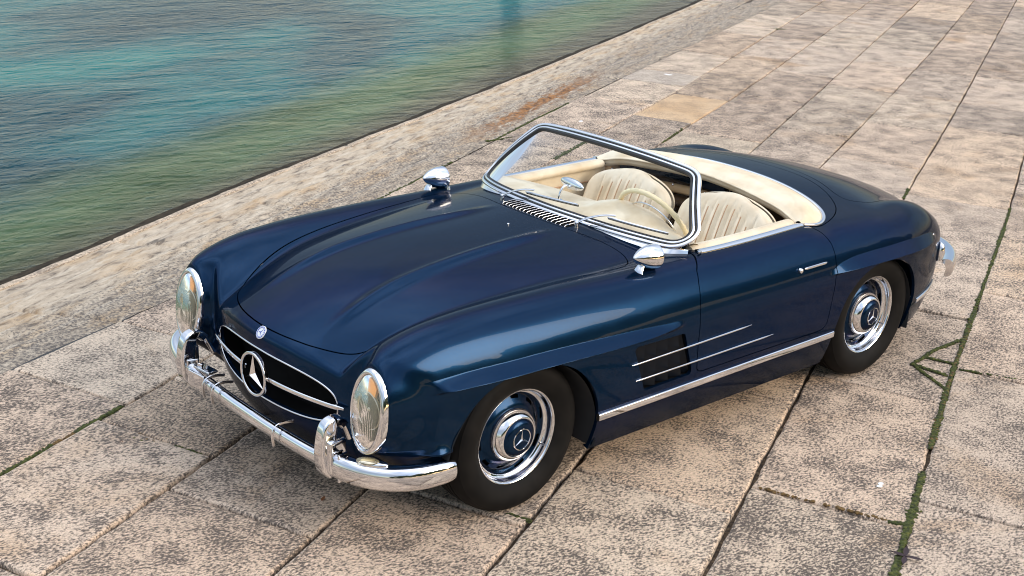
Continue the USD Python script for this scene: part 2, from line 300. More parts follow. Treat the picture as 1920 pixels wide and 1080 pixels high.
def clip(V, N, F, g):
    """keep g < 0, cutting triangles exactly along g = 0"""
    ins = g < 0; c = ins[F].sum(1); keep = F[c == 3]; out = [keep]; newV, newN = [V], [N]
    part = F[(c == 1) | (c == 2)]
    if len(part):
        one = ins[part].sum(1) == 1; tri = part.copy()
        lone = np.where(one[:, None], ins[part], ~ins[part]).argmax(1); r = np.arange(len(tri))
        a, b, d = tri[r, lone], tri[r, (lone + 1) % 3], tri[r, (lone + 2) % 3]
        E = np.concatenate([np.stack([a, b], 1), np.stack([a, d], 1)]); E.sort(axis=1)
        u, iv = np.unique(E, axis=0, return_inverse=True); iv = iv.ravel()
        t = g[u[:, 0]] / (g[u[:, 0]] - g[u[:, 1]]); t = t[:, None]
        newV.append(V[u[:, 0]] * (1 - t) + V[u[:, 1]] * t); nn = N[u[:, 0]] * (1 - t) + N[u[:, 1]] * t; newN.append(nn / np.linalg.norm(nn, axis=1, keepdims=True))
        ab, ad = len(V) + iv[:len(tri)], len(V) + iv[len(tri):]
        o = one
        out.append(np.stack([a[o], ab[o], ad[o]], 1)); o = ~one
        out.append(np.stack([ab[o], b[o], d[o]], 1)); out.append(np.stack([ab[o], d[o], ad[o]], 1))
    V, N, F = np.vstack(newV), np.vstack(newN), np.vstack(out)
    used = np.unique(F); mp = np.full(len(V), -1); mp[used] = np.arange(len(used))
    return V[used], N[used], mp[F]
def lips(V, N, F, depth, extra=None):
    """adds inward-turned edges along every open border"""
    E = np.concatenate([F[:, [0, 1]], F[:, [1, 2]], F[:, [2, 0]]]); S = np.sort(E, axis=1)
    _, iv, ct = np.unique(S, axis=0, return_inverse=True, return_counts=True); E = E[ct[iv.ravel()] == 1]
    dp = depth(V) if callable(depth) else np.full(len(V), depth)
    a, b = E[:, 0], E[:, 1]; k = len(V)
    i0 = k + np.arange(len(E)) * 4
    va, vb = V[a], V[b]; wa, wb = va - N[a] * dp[a][:, None], vb - N[b] * dp[b][:, None]
    quad = np.stack([va, vb, wb, wa], 1).reshape(-1, 3); fn = np.cross(vb - va, wa - va); fn /= -(np.linalg.norm(fn, axis=1, keepdims=True) + 1e-12)
    nn = np.repeat(fn, 4, 0)
    f = np.vstack([np.stack([i0 + 1, i0, i0 + 3], 1), np.stack([i0 + 1, i0 + 3, i0 + 2], 1)])
    return np.vstack([V, quad]), np.vstack([N, nn]), np.vstack([F, f])
def sdf_poly(p, poly):
    """signed distance (negative inside) of 2-D points to a closed polygon"""
    a = np.asarray(poly, float); b = np.roll(a, -1, 0); best = np.full(len(p), 1e9); ins = np.zeros(len(p), bool)
    for (ax, ay), (bx, by) in zip(a, b):
        ex, ey = bx - ax, by - ay; wx, wy = p[:, 0] - ax, p[:, 1] - ay
        t = np.clip((wx * ex + wy * ey) / (ex * ex + ey * ey + 1e-15), 0, 1)
        best = np.minimum(best, (wx - ex * t) ** 2 + (wy - ey * t) ** 2)
        c = ((ay > p[:, 1]) != (by > p[:, 1])) & (p[:, 0] < ex * (p[:, 1] - ay) / (ey if abs(ey) > 1e-15 else 1e-15) + ax); ins ^= c
    d = np.sqrt(best); return np.where(ins, -d, d)
def sym(pts): pts = list(pts); return pts + [(x, -y) for x, y in pts[::-1] if abs(y) > 1e-6]
HOOD = spline(sym([(-.682, 0), (-.671, .14), (-.640, .26), (-.592, .362), (-.538, .428), (-.44, .474), (-.25, .525), (.1, .578), (.4, .612), (.62, .636), (.735, .630), (.785, .57), (.785, .40), (.748, .235), (.731, .10)]) , 260, True)
DECKLID = spline(sym([(2.475, 0), (2.47, .20), (2.42, .38), (2.34, .52), (2.24, .635), (2.13, .700), (2.02, .732), (1.92, .738), (1.872, .71), (1.90, .64), (1.97, .40), (1.99, .2)]), 220, True)
TRUNK = spline(sym([(2.545, 0), (2.525, .2), (2.475, .37), (2.41, .50), (2.40, .585), (2.48, .632), (2.65, .622), (2.9, .56), (3.15, .47), (3.38, .33), (3.45, .15)]), 200, True)
COCKPIT = spline(sym([(.98, 0), (.985, .2), (1.01, .42), (1.06, .58), (1.11, .655), (1.18, .680), (1.4, .688), (1.65, .690), (1.82, .682), (1.90, .62), (1.99, .42), (2.05, .2)]), 160, True)
DOOR = np.array([(1.12, 1.05), (1.105, .92), (1.085, .888), (1.05, .872), (1.01, .845), (.988, .80), (.975, .74), (.965, .66), (.965, .55), (.968, .46), (.974, .42), (.985, .405), (1.01, .398), (1.3, .396), (1.6, .394), (1.85, .392), (1.895, .397), (1.918, .42), (1.928, .48), (1.94, .58), (1.948, .68), (1.952, .76), (1.948, .81), (1.93, .85), (1.895, .878), (1.866, .90), (1.862, 1.05)])
VENT = np.array([(.562, .600), (.568, .612), (.58, .617), (.86, .612), (.872, .606), (.885, .57), (.935, .43), (.938, .412), (.928, .402), (.66, .398), (.645, .402), (.635, .415)])
GR_Z, GR_B, GR_A = .504, .107, .438
def g_grille(P):
    yy = np.abs(P[:, 1]) / GR_A; zz = (P[:, 2] - GR_Z - .008 * (1 - yy ** 2)) / (GR_B - .006 * yy)
    return np.where(P[:, 0] < -.45, ((yy ** 3.6 + np.abs(zz) ** 2.9) ** (1 / 3.0) - 1) * .1, .5)
def g_arch(P, xc, a, zc, b, n=2.25):
    dz = np.maximum(P[:, 2] - zc, 0) / b; return np.where((np.abs(P[:, 1]) > .5) & (P[:, 2] < .68), ((np.abs((P[:, 0] - xc) / a) ** n + dz ** n) ** (1 / n) - 1) * a, .5)
def plan(P, poly, zmin):
    g = np.full(len(P), .5); m = (P[:, 2] > zmin) & (P[:, 0] > poly[:, 0].min() - .1) & (P[:, 0] < poly[:, 0].max() + .1); g[m] = sdf_poly(P[m][:, :2], poly); return g
def side(P, poly, ymin, sgn=0):
    g = np.full(len(P), .5); m = (np.abs(P[:, 1]) > ymin) & (P[:, 0] > poly[:, 0].min() - .1) & (P[:, 0] < poly[:, 0].max() + .1)
    if sgn: m &= P[:, 1] * sgn > 0
    g[m] = sdf_poly(P[m][:, [0, 2]], poly); return g
GAP = .0024
mesh0 = (BV, BN, BF)
def cut(m, gfun, keep_outside=True, off=0.0):
    g = gfun(m[0]); return clip(*m, (off - g) if keep_outside else (g + off))
def keep(m, gfun): return cut(m, gfun, False, GAP)
def remove(m, gfun): return cut(m, gfun, True, GAP)
m = mesh0
m = cut(m, lambda P: g_arch(P, -.006, .390, .27, .392)); m = cut(m, lambda P: g_arch(P, 2.366, .372, .28, .372))
m = cut(m, g_grille); m = cut(m, lambda P: side(P, VENT, .6)); 
m = cut(m, lambda P: plan(P, COCKPIT, .70))
shell = m
hood_m = keep(shell, lambda P: plan(P, HOOD, .55)); m = remove(m, lambda P: plan(P, HOOD, .55))
lid_m = keep(shell, lambda P: plan(P, DECKLID, .60)); m = remove(m, lambda P: plan(P, DECKLID, .60))
trunk_m = keep(shell, lambda P: plan(P, TRUNK, .50)); m = remove(m, lambda P: plan(P, TRUNK, .50))
doors = {s: keep(shell, lambda P: side(P, DOOR, .55, s)) for s in (-1, 1)}
m = remove(m, lambda P: side(P, DOOR, .55))

car = thing('vintage_roadster', 'dark navy blue vintage open roadster with cream leather interior, parked on the stone quay', 'car')
def shellpart(name, m, parent, depth=.016):
    v, n, f = lips(*m, depth); return add(name, (v, f), 'navy_paint', parent, normals=n)
shellpart('body', m, car, lambda P: np.where(np.abs(P[:, 2] - ZB) < .002, .03, .016))
hood = shellpart('hood', hood_m, car)
lid = shellpart('soft_top_lid', lid_m, car)
trunk = shellpart('trunk_lid', trunk_m, car)
door = {s: shellpart('door', doors[s], car) for s in (-1, 1)}
def surf(P, s=None):
    """points pushed onto the body along the field's gradient"""
    P = np.atleast_2d(np.asarray(P, float)).copy()
    for _ in range(12): P -= grad(P) * field(P)[:, None] * .8
    return P
def top_z(x, y):
    x, y = np.broadcast_arrays(np.asarray(x, float), np.asarray(y, float)); O = np.stack([x.ravel(), y.ravel(), np.full(x.size, .6)], 1)
    return shoot(O, np.tile([0, 0, 1.0], (len(O), 1)))[:, 2].reshape(x.shape)
def side_y(x, z):
    x, z = np.broadcast_arrays(np.asarray(x, float), np.asarray(z, float)); O = np.stack([x.ravel(), np.full(x.size, .4), z.ravel()], 1)
    return shoot(O, np.tile([0, 1.0, 0], (len(O), 1)))[:, 1].reshape(x.shape)
def front_x(y, z):
    y, z = np.broadcast_arrays(np.asarray(y, float), np.asarray(z, float)); O = np.stack([np.full(y.size, -.3), y.ravel(), z.ravel()], 1)
    return shoot(O, np.tile([-1.0, 0, 0], (len(O), 1)))[:, 0].reshape(y.shape)

# ------------------------------------------------------------------ wheels
def star3(r, d, w=.17):
    """three-pointed star in the xz plane, ridge towards -y"""
    vs, fs = [(0, -d, 0)], []
    for k in range(3):
        a = PI / 2 + k * 2 * PI / 3; b = a + PI / 3
        i = len(vs); vs += [(r * math.cos(a), -d * .15, r * math.sin(a)), (r * w * math.cos(b), 0, r * w * math.sin(b))]
    for k in range(3):
        t, n, pv = 1 + 2 * k, 2 + 2 * k, 2 + 2 * ((k + 2) % 3)
        fs += [(0, t, n), (0, pv, t)]
    vs = np.array(vs, float); fs = np.array(fs)
    back = vs.copy(); back[:, 1] = .001; k = len(vs)
    bt = [(k + f[0], k + f[2], k + f[1]) for f in fs]; ring = []
    order = [i for q in range(3) for i in (1 + 2 * q, 2 + 2 * q)]
    for a, b in zip(order, order[1:] + order[:1]): ring += [(a, b, k + b), (a, k + b, k + a)]
    v = np.vstack([vs, back]); f = np.array([*fs, *bt, *ring]); m = trimesh.Trimesh(v, f, process=False)
    if m.volume < 0: f = f[:, ::-1]
    return v, f
def ring_y(R, r, y=0.0, n=64, m=10):
    a = np.arange(n) * 2 * PI / n; return tube(np.stack([R * np.cos(a), np.full(n, y), R * np.sin(a)], 1), r, m, up=(0, 1, 0), closed=True)
TYRE = np.array([(.200, .006), (.204, -.006), (.214, -.016), (.232, -.027), (.255, -.035), (.278, -.038), (.298, -.034), (.3135, -.024), (.3185, -.019), (.3205, -.0185), (.322, -.0135), (.3275, -.006), (.3335, .004), (.3385, .016), (.3405, .026),
                 (.3412, .030), (.3412, .042), (.3350, .043), (.3350, .048), (.3430, .049), (.3430, .068), (.3360, .069), (.3360, .074), (.3435, .075), (.3435, .096), (.3360, .097), (.3360, .102), (.3430, .103), (.3430, .122), (.335, .123), (.335, .128), (.3412, .129), (.3400, .142), (.331, .164), (.315, .180), (.28, .196), (.24, .190), (.205, .165)])
def make_wheel(x, y, name='wheel'):
    s = -1 if y < 0 else 1
    w = group_part(name, car); UsdGeom.Xform(stage.GetPrimAtPath(w)).AddTranslateOp().Set(Gf.Vec3d(x, y, .3325))
    fx = (lambda m: m) if s < 0 else (lambda m: tr(m, np.diag([1, -1, 1])))
    tp = TYRE.copy(); tp[:, 0] = np.where(tp[:, 0] > .25, .25 + (tp[:, 0] - .25) * .905, tp[:, 0]); v, f = lathe(tp, 110); v = v.copy()
    low = v[:, 2] < -.322; v[low, 2] = -.322 + np.maximum(v[low, 2] + .322, -.0105)                                                       # flat where it stands
    add('tyre', fx((v, f)), 'tyre_rubber', w, 40)
    rim = [(.196, .030), (.2045, .012), (.2085, .001), (.2085, -.006), (.2055, -.0095), (.2010, -.008), (.197, -.002), (.1945, .008), (.1925, .020), (.188, .026), (.181, .0275), (.1775, .031), (.1760, .040), (.1745, .052), (.172, .060), (.168, .062), (.166, .068), (.160, .085)]
    add('rim', fx(lathe(rim, 96)), 'chrome', w, 50)
    # painted disc with a ring of slots near its edge
    n, rr = 180, np.array([.169, .1655, .163, .161, .155, .149, .147, .1445, .140, .132, .122, .110, .100]); yy = np.array([.066, .060, .0565, .055, .052, .048, .0465, .045, .042, .037, .032, .029, .028])
    a = np.arange(n) * 2 * PI / n; vv = np.stack([np.outer(np.cos(a), rr), np.broadcast_to(yy, (n, len(rr))), np.outer(np.sin(a), rr)], -1).reshape(-1, 3)
    f4 = gridfaces(n, len(rr), True, False); I = f4[:, 0] // len(rr); J = f4[:, 0] % len(rr)
    hole = ((I % 18) < 8) & (J >= 3) & (J <= 5); f3 = f4[~hole]
    back = lathe([(.168, .075), (.135, .062)], 64)
    add('wheel_disc', fx((vv, np.vstack([f3[:, [0, 1, 2]], f3[:, [0, 2, 3]]]))), 'navy_paint', w, 40)
    add('brake_drum', fx(lathe([(.172, .085), (.12, .070), (.0, .065)], 48)), 'black', w, 40)
    add('hub_cap', fx(lathe([(.112, .034), (.1135, .022), (.1125, .012), (.108, .0015), (.101, -.0085), (.094, -.0155), (.088, -.0195), (.0835, -.0205), (.0815, -.0195), (.080, -.0165)], 80)), 'chrome', w, 50)
    add('hub_cap_centre', fx(lathe([(.0815, -.016), (.080, -.0195), (.076, -.0255), (.068, -.031), (.058, -.0345), (.046, -.0365), (.0, -.0370)], 64)), 'navy_paint', w, 50)
    em = cat(ring_y(.0445, .0026, -.0375, 56, 8), tr(star3(.043, .0055, .15), t=(0, -.0375, 0)))
    add('star_emblem', fx(em), 'chrome', w, 25)
    add('valve', fx(cyl((.183 * math.cos(-.5), .03, .183 * math.sin(-.5)), (.186 * math.cos(-.5), -.004, .186 * math.sin(-.5)), .0035, 8)), 'satin_metal', w)
    add('axle', fx(cyl((0, .08, 0), (0, .6, 0), .05, 16)), 'black', w)
for wx, wy in ((0, -.774), (2.40, -.800), (0, .774), (2.40, .800)): make_wheel(wx, wy)
# wheel housings and dark underside
def housing(xc, a, zc, b, s):
    t = np.linspace(-.0, PI, 40); P = np.stack([xc + (a + .012) * np.cos(t), 0 * t, zc + (b + .012) * np.sin(t)], 1)
    P = np.vstack([[xc + a + .012, 0, .185], P, [xc - a - .012, 0, .185 if xc > 1 else .32]]); n = len(P); rows = [P + [0, s * yy, 0] for yy in (.835, .60, .46)]
    v = np.vstack(rows); f = gridfaces(3, n); v2 = np.vstack([v, [[xc, s * .46, zc]]]); k = len(v)
    return cat((v, np.vstack([f[:, [0, 1, 2]], f[:, [0, 2, 3]]])), (v2, np.array([(2 * n + i, 2 * n + i + 1, k) for i in range(n - 1)])))
for xc, a, b in ((-.006, .39, .392), (2.368, .364, .368)):
    for s in (-1, 1): add('wheel_housing', housing(xc, a + .004, .27, b - .010, s), 'dark_underside', car, 40)
add('chassis', cat(rbox(3.5, .86, .14, .03, (1.35, 0, .215)), rbox(1.55, 1.60, .10, .03, (1.2, 0, .205))), 'dark_underside', car)

# ------------------------------------------------------------------ headlights
for s in (-1, 1):
    h = group_part('headlight', car)
    n = 72; a = np.arange(n) * 2 * PI / n
    cx, cy, cz = HL[0] + .012, s * HL[1], HL[2]
    def oval(k, x, aa=HLA, bb=HLB): return np.stack([np.full(n, cx + x) + .02 * (bb * np.sin(a)) / .18, cy + k * aa * np.cos(a), cz + k * bb * np.sin(a)], 1)
    rows = [oval(1.02, .026, HLA + .004, HLB + .004), oval(1.0, .012, HLA + .006, HLB + .006), oval(1.0, -.006, HLA + .0055, HLB + .0055), oval(1.0, -.016, HLA + .001, HLB + .001), oval(1.0, -.021, HLA - .006, HLB - .006), oval(1.0, -.020, HLA - .014, HLB - .014), oval(1.0, -.015, HLA - .0175, HLB - .0175), oval(1.0, .0, HLA - .018, HLB - .018)]
    v = np.vstack(rows); f = gridfaces(len(rows), n, False, True); f = np.vstack([f[:, [0, 1, 2]], f[:, [0, 2, 3]]]); 
    add('chrome_ring', (v, f if s > 0 else f), 'chrome', h, 50)
    la, lb = HLA - .018, HLB - .018
    # fluted oval lens, domed forward
    rr = np.linspace(0, 1, 26); L = []
    for r_ in rr:
        yy, zz = r_ * la * np.cos(a), r_ * lb * np.sin(a); dome_ = -.016 - .030 * (1 - r_ ** 2) ** .6
        fl = .0016 * np.cos(yy / .0085 * 2 * PI) * (np.abs(zz - .0) < .08) * (r_ < .97)
        L.append(np.stack([cx + dome_ + fl + .02 * zz / .18, cy + yy, cz + zz], 1))
    v = np.vstack(L); f = gridfaces(len(rr), n, False, True); f = np.vstack([f[:, [0, 1, 2]], f[:, [0, 2, 3]]]); add('lens', (v, f), 'lamp_glass', h, 60)
    # reflector bowl behind
    R_ = []
    for r_ in np.linspace(1, 0, 16):
        yy, zz = r_ * la * np.cos(a), r_ * lb * np.sin(a); R_.append(np.stack([cx + .002 + .050 * (1 - r_ ** 2) + .02 * zz / .18, cy + yy, cz + zz], 1))
    v = np.vstack(R_); f = gridfaces(16, n, False, True); add('reflector', (v, np.vstack([f[:, [0, 2, 1]], f[:, [0, 3, 2]]])), 'reflector', h, 60)
    # inner round lamp, amber turn lamp above, fog lamp below
    bowl = lathe([(.072, -.010), (.070, -.004), (.060, .012), (.045, .026), (.025, .036), (.0, .040)], 40, 'x')
    add('main_beam_bowl', tr(bowl, t=(cx + .004, cy, cz + .008)), 'reflector', h, 50)
    add('bulb_shield', cat(sphere(.013, (cx + .005, cy, cz + .008)), cyl((cx + .04, cy, cz + .008), (cx + .005, cy, cz + .008), .007, 10)), 'satin_metal', h)
    add('bezel', tr(lathe([(.0745, -.008), (.0765, -.014), (.0735, -.016), (.0715, -.010)], 48, 'x'), t=(cx + .003, cy, cz + .008)), 'satin_metal', h, 40)
    t = np.linspace(.28 * PI, .72 * PI, 16)
    top = np.array([(la * .86 * math.cos(q), lb * .93 * math.sin(q)) for q in t]); lowr = np.array([(la * .70 * math.cos(q), lb * .46 * math.sin(q) + .014) for q in t[::-1]])
    pv, pf = extrude(Polygon(np.vstack([top, lowr])), .012)
    add('turn_lamp', np.array([(cx + .004 - q[2] + .02 * q[1] / .18, cy + q[0], cz + q[1]) for q in pv]), 'amber', h) if False else add('turn_lamp', (np.array([(cx - .004 - q[2] + .02 * q[1] / .18, cy + q[0], cz + q[1]) for q in pv]), pf), 'amber', h)
    low = tr(lathe([(.045, -.006), (.042, .004), (.030, .018), (.0, .026)], 32, 'x'), np.diag([1, 1, .75]), (cx + .004, cy, cz - .105)); add('fog_lamp_bowl', low, 'reflector', h, 50)

# ------------------------------------------------------------------ grille, badge
gr = group_part('grille', car)
t = np.linspace(0, 2 * PI, 160, endpoint=False)
def grille_loop(k=1.0, back=0.0):
    pts = []
    for q in t:
        c, s_ = math.cos(q), math.sin(q); lo, hi = 0, 2
        for _ in range(30):
            mid = (lo + hi) / 2; y, z = mid * GR_A * c, GR_Z + .008 * 0 + mid * GR_B * s_
            g = g_grille(np.array([[-.7, y, z]]))[0]
            if g < 0: lo = mid
            else: hi = mid
        pts.append((k * lo * GR_A * c, GR_Z + k * lo * GR_B * s_))
    p = np.array(pts); return np.stack([front_x(p[:, 0] * 1.0, p[:, 1]) + back, p[:, 0], p[:, 1]], 1)
gl = grille_loop(1.0); gl = np.stack([gaussian_filter1d(gl[:, i], 1.2, mode='wrap') for i in range(3)], 1)
add('grille_rim', tube(gl + [-.0005, 0, 0], .0042, 8, up=(1, 0, 0), closed=True), 'chrome', gr, 60)
gl2 = gl * [1, .985, 1] + [.10, 0, 0]
v = np.vstack([gl, gl2]); f = gridfaces(2, len(gl), False, True); add('grille_duct', (v, np.vstack([f[:, [0, 1, 2]], f[:, [0, 2, 3]]])), 'black', gr, 60)
v = np.vstack([gl2, [gl2.mean(0)]]); k = len(gl2); add('radiator', (v, np.array([(i, (i + 1) % k, k) for i in range(k)])), 'black', gr)
STC = np.array([-.737, 0, .516])
for s in (-1, 1):
    yb = np.linspace(.080, .478, 24); zb = .516 - .004 * yb; xb = -.722 + .36 * yb ** 2 + .006 * sstep(.42, .48, yb)
    add('grille_bar', sweep(np.stack([xb, s * yb, zb], 1), rrect(.014, .020, .006), up=(0, 0, 1), scale=np.where(yb > .44, 1 - .45 * sstep(.44, .478, yb), 1)), 'chrome', gr, 40)
star = group_part('star_emblem', gr)
sy = np.stack([STC[0] + 0 * t, .088 * np.cos(t), STC[2] + .088 * np.sin(t)], 1)
add('ring', sweep(sy, rrect(.013, .020, .005), up=(1, 0, 0), closed=True), 'chrome', star, 40)
add('star', tr(tr(star3(.086, .020, .16), rot([0, 0, 1], -PI / 2)), t=STC + [-.002, 0, 0]), 'chrome', star, 20)
BT = surf([(-.71, 0, .695)])[0]; bn = grad(BT[None])[0]
bz = bn; by = np.array([0, 1.0, 0]); bx = np.cross(by, bz); BM = np.stack([bx, by, bz], 1)
bd = group_part('hood_badge', car, 'round white and blue enamel badge on the nose')
add('badge_rim', tr(lathe([(.0, .0018), (.0255, .0018), (.0275, .0008), (.028, -.002)], 40, 'z'), BM, BT), 'white_enamel', bd)
add('badge_ring', tr(lathe([(.0185, .0022), (.0188, .0030), (.0250, .0028), (.0252, .0020)], 40, 'z'), BM, BT), 'blue_enamel', bd)
lv = []
for k in range(16):
    q = k * 2 * PI / 16; lv.append(tr(sphere(.0022, (0, 0, 0), 1, (1.6, .7, .4)), rot([0, 0, 1], q + PI / 2 + .5), (.0218 * math.cos(q), .0218 * math.sin(q), .0030)))
add('wreath', tr(cat(*lv), BM, BT), 'white_enamel', bd)
add('star', tr(tr(star3(.017, .002, .16), np.array([[0, 0, 1], [1, 0, 0], [0, 1, 0]]) @ np.array([[0, 0, -1], [0, 1, 0], [1, 0, 0]]) if False else rot([1, 0, 0], -PI / 2)), BM, BT + bn * .0022), 'blue_enamel', bd, 20)

# ------------------------------------------------------------------ bumpers
def bpath(pts, n): return spline(np.array(pts, float), n)
fb = group_part('front_bumper', car)
far_ = [(-.768, 0, .345), (-.766, .15, .345), (-.760, .30, .347), (-.749, .46, .352), (-.728, .62, .360), (-.688, .73, .365), (-.628, .800, .366), (-.55, .840, .364), (-.46, .853, .360), (-.375, .853, .356)]
near_ = [(-.768, 0, .345), (-.766, -.15, .343), (-.758, -.30, .340), (-.742, -.46, .337), (-.713, -.60, .334), (-.667, -.70, .331), (-.602, -.768, .329), (-.53, -.806, .328), (-.45, -.825, .328), (-.375, -.834, .328)]
pth = np.vstack([np.array(near_)[::-1], np.array(far_)[1:]]); P = spline(pth, 150)
ay = np.abs(P[:, 1]); sc2 = .58 + .38 * sstep(.40, .62, ay); endt = np.clip((P[:, 0] + .39) / -.08, 0, 1); 
ae = np.linspace(-PI / 2, PI / 2, 15); BPROF = np.vstack([np.stack([-.036 * np.cos(ae) ** .75, .052 * np.sin(ae)], 1), [(.020, .050), (.034, .043), (.034, .036), (.004, .0), (.010, -.046)]])
def orient_out(path): # side vector must point away from the car
    T, S, U = frames(path); mid = len(path) // 2; return S[mid, 0]
bp = BPROF if orient_out(P) > 0 else BPROF * [-1, 1]
taper = .80 + .20 * np.sqrt(np.clip(1 - (1 - np.clip((P[:, 0] - -.375) / -.10, 0, 1)) ** 2, 0, 1))
add('bumper_blade', sweep(P, bp, scale=sc2 * taper * .98 + .02, scale2=sc2 * taper), 'chrome', fb, 45)
def bump_at(y): i = np.argmin(np.abs(P[:, 1] - y) + (P[:, 0] > -.5) * 9); return P[i]
for s in (-1, 1):
    ov = group_part('overrider', fb)
    pts = [(-.770, .535, .300), (-.784, .535, .335), (-.790, .535, .38), (-.788, .535, .44), (-.780, .534, .49), (-.768, .533, .518), (-.748, .533, .530), (-.724, .532, .522), (-.705, .531, .500)]
    p = spline([(x + .035, s * (y - .008), .300 + (z - .300) * .90) for x, y, z in pts], 44); u_ = np.linspace(0, 1, 44)
    wd = .058 + .010 * np.cos(u_ * PI) ; wd[u_ > .75] *= 1 - .25 * sstep(.75, 1, u_[u_ > .75]); thick = np.where(u_ < .6, 1, 1 - .45 * sstep(.6, .85, u_)); thick[u_ < .1] *= .75 + .25 * sstep(0, .1, u_[u_ < .1])
    add('horn', sweep(p, rrect(1, .055, .0) if False else np.stack([rrect(1, 1, .22, 5)[:, 0], rrect(1, 1, .22, 5)[:, 1] * .068], 1), up=(1, 0, .25), scale=wd, scale2=thick), 'chrome', ov, 45)
    q = spline([(-.675, s * .524, .500), (-.66, s * .52, .47), (-.645, s * .515, .44), (-.63, s * .51, .405)], 16); add('stay', tube(q, .011, 10, up=(0, 1, 0)), 'chrome', ov, 60)
    add('saddle', tr(rbox(.085, .030, .135, .012, (0, 0, 0)), rot([0, 0, 1], s * -.12), (-.722, s * .556, .375)), 'chrome', ov, 40)
    # collar on the outer side and clamp on the inner side of each overrider
    for yy, r_, nm in ((.578, 1.0, 'collar'), (.492, .92, 'collar')):
        c = bump_at(s * yy); add(nm, tr(rbox(.052, .012, .118 * r_, .006, (0, 0, 0)), rot([0, 0, 1], s * -.28), c + [.004, 0, 0]), 'chrome', fb, 40)
for yy in (-.24, .22, .30):
    c = bump_at(yy); T_ = math.atan2(-(bump_at(yy + .05) - bump_at(yy - .05))[0], (bump_at(yy + .05) - bump_at(yy - .05))[1])
    lp = [(-.034, 0, -.036), (-.040, 0, 0), (-.032, 0, .036), (-.010, 0, .050), (.03, 0, .050), (.06, 0, .044)]
    add('clamp', tr(sweep(spline(lp, 24), rrect(.012, .006, .002), up=(0, 1, 0)), rot([0, 0, 1], T_), c), 'chrome', fb, 40)
c = bump_at(.372); add('plate_bracket', tr(cat(rbox(.05, .11, .012, .004, (.012, 0, .052)), rbox(.012, .11, .07, .004, (-.034, 0, .012)), rbox(.012, .03, .02, .004, (.0, .02, .065))), rot([0, 0, 1], .1), c), 'chrome', fb, 40)
# marker lamps on the bumper's corners
for s in (-1, 1):
    ml = group_part('marker_lamp', fb); M_ = rot([0, 0, 1], -s * .68)
    c = np.array([-.668, s * .692, .390 if s < 0 else .415])
    add('lamp_body', tr(sphere(.03, (0, 0, 0), 3, (.75, 1.95, .55)), M_, c + [.010, s * .012, -.007]), 'chrome', ml, 60)
    add('lamp_glass', tr(sphere(.028, (0, 0, 0), 3, (.72, 1.65, .55)), M_, c + [-.006, 0, .003]), 'lamp_glass', ml, 60)
    add('reflector', tr(sphere(.022, (0, 0, 0), 2, (.5, 1.6, .5)), M_, c + [.0, 0, .001]), 'reflector', ml, 60)
rb = group_part('rear_bumper', car)
half = [(3.60, 0, .425), (3.58, .25, .425), (3.52, .46, .425), (3.42, .62, .425), (3.30, .715, .425), (3.17, .775, .425)]
P2 = spline(np.vstack([np.array(half)[::-1] * [1, -1, 1], np.array(half)[1:]]), 100); bp2 = BPROF if -orient_out(P2) > 0 else BPROF * [-1, 1]
add('bumper_blade', sweep(P2, bp2, scale=.95), 'chrome', rb, 45)
for s in (-1, 1):
    p = spline([(3.58, s * .42, .32), (3.60, s * .42, .39), (3.59, s * .42, .44), (3.56, s * .42, .47)], 24); add('overrider', sweep(p, rrect(.05, .05, .016), up=(1, 0, 0)), 'chrome', rb, 45)
    add('bumper_stay', cyl((3.20, s * .56, .40), (3.44, s * .58, .425), .018, 10), 'dark_underside', rb); add('bumper_stay', cyl((3.15, s * .30, .40), (3.57, s * .30, .425), .018, 10), 'dark_underside', rb)
    tl = group_part('tail_lamp', car); c = surf([(3.10, s * .72, .52)])[0]
    add('lens', sphere(.030, c + [.014, s * .006, -.012], 3, (.8, .8, 1.2)), 'red_glass', tl, 60); add('bezel', sphere(.037, c + [.006, s * .006, 0], 3, (.7, .8, 1.5)), 'chrome', tl, 60)

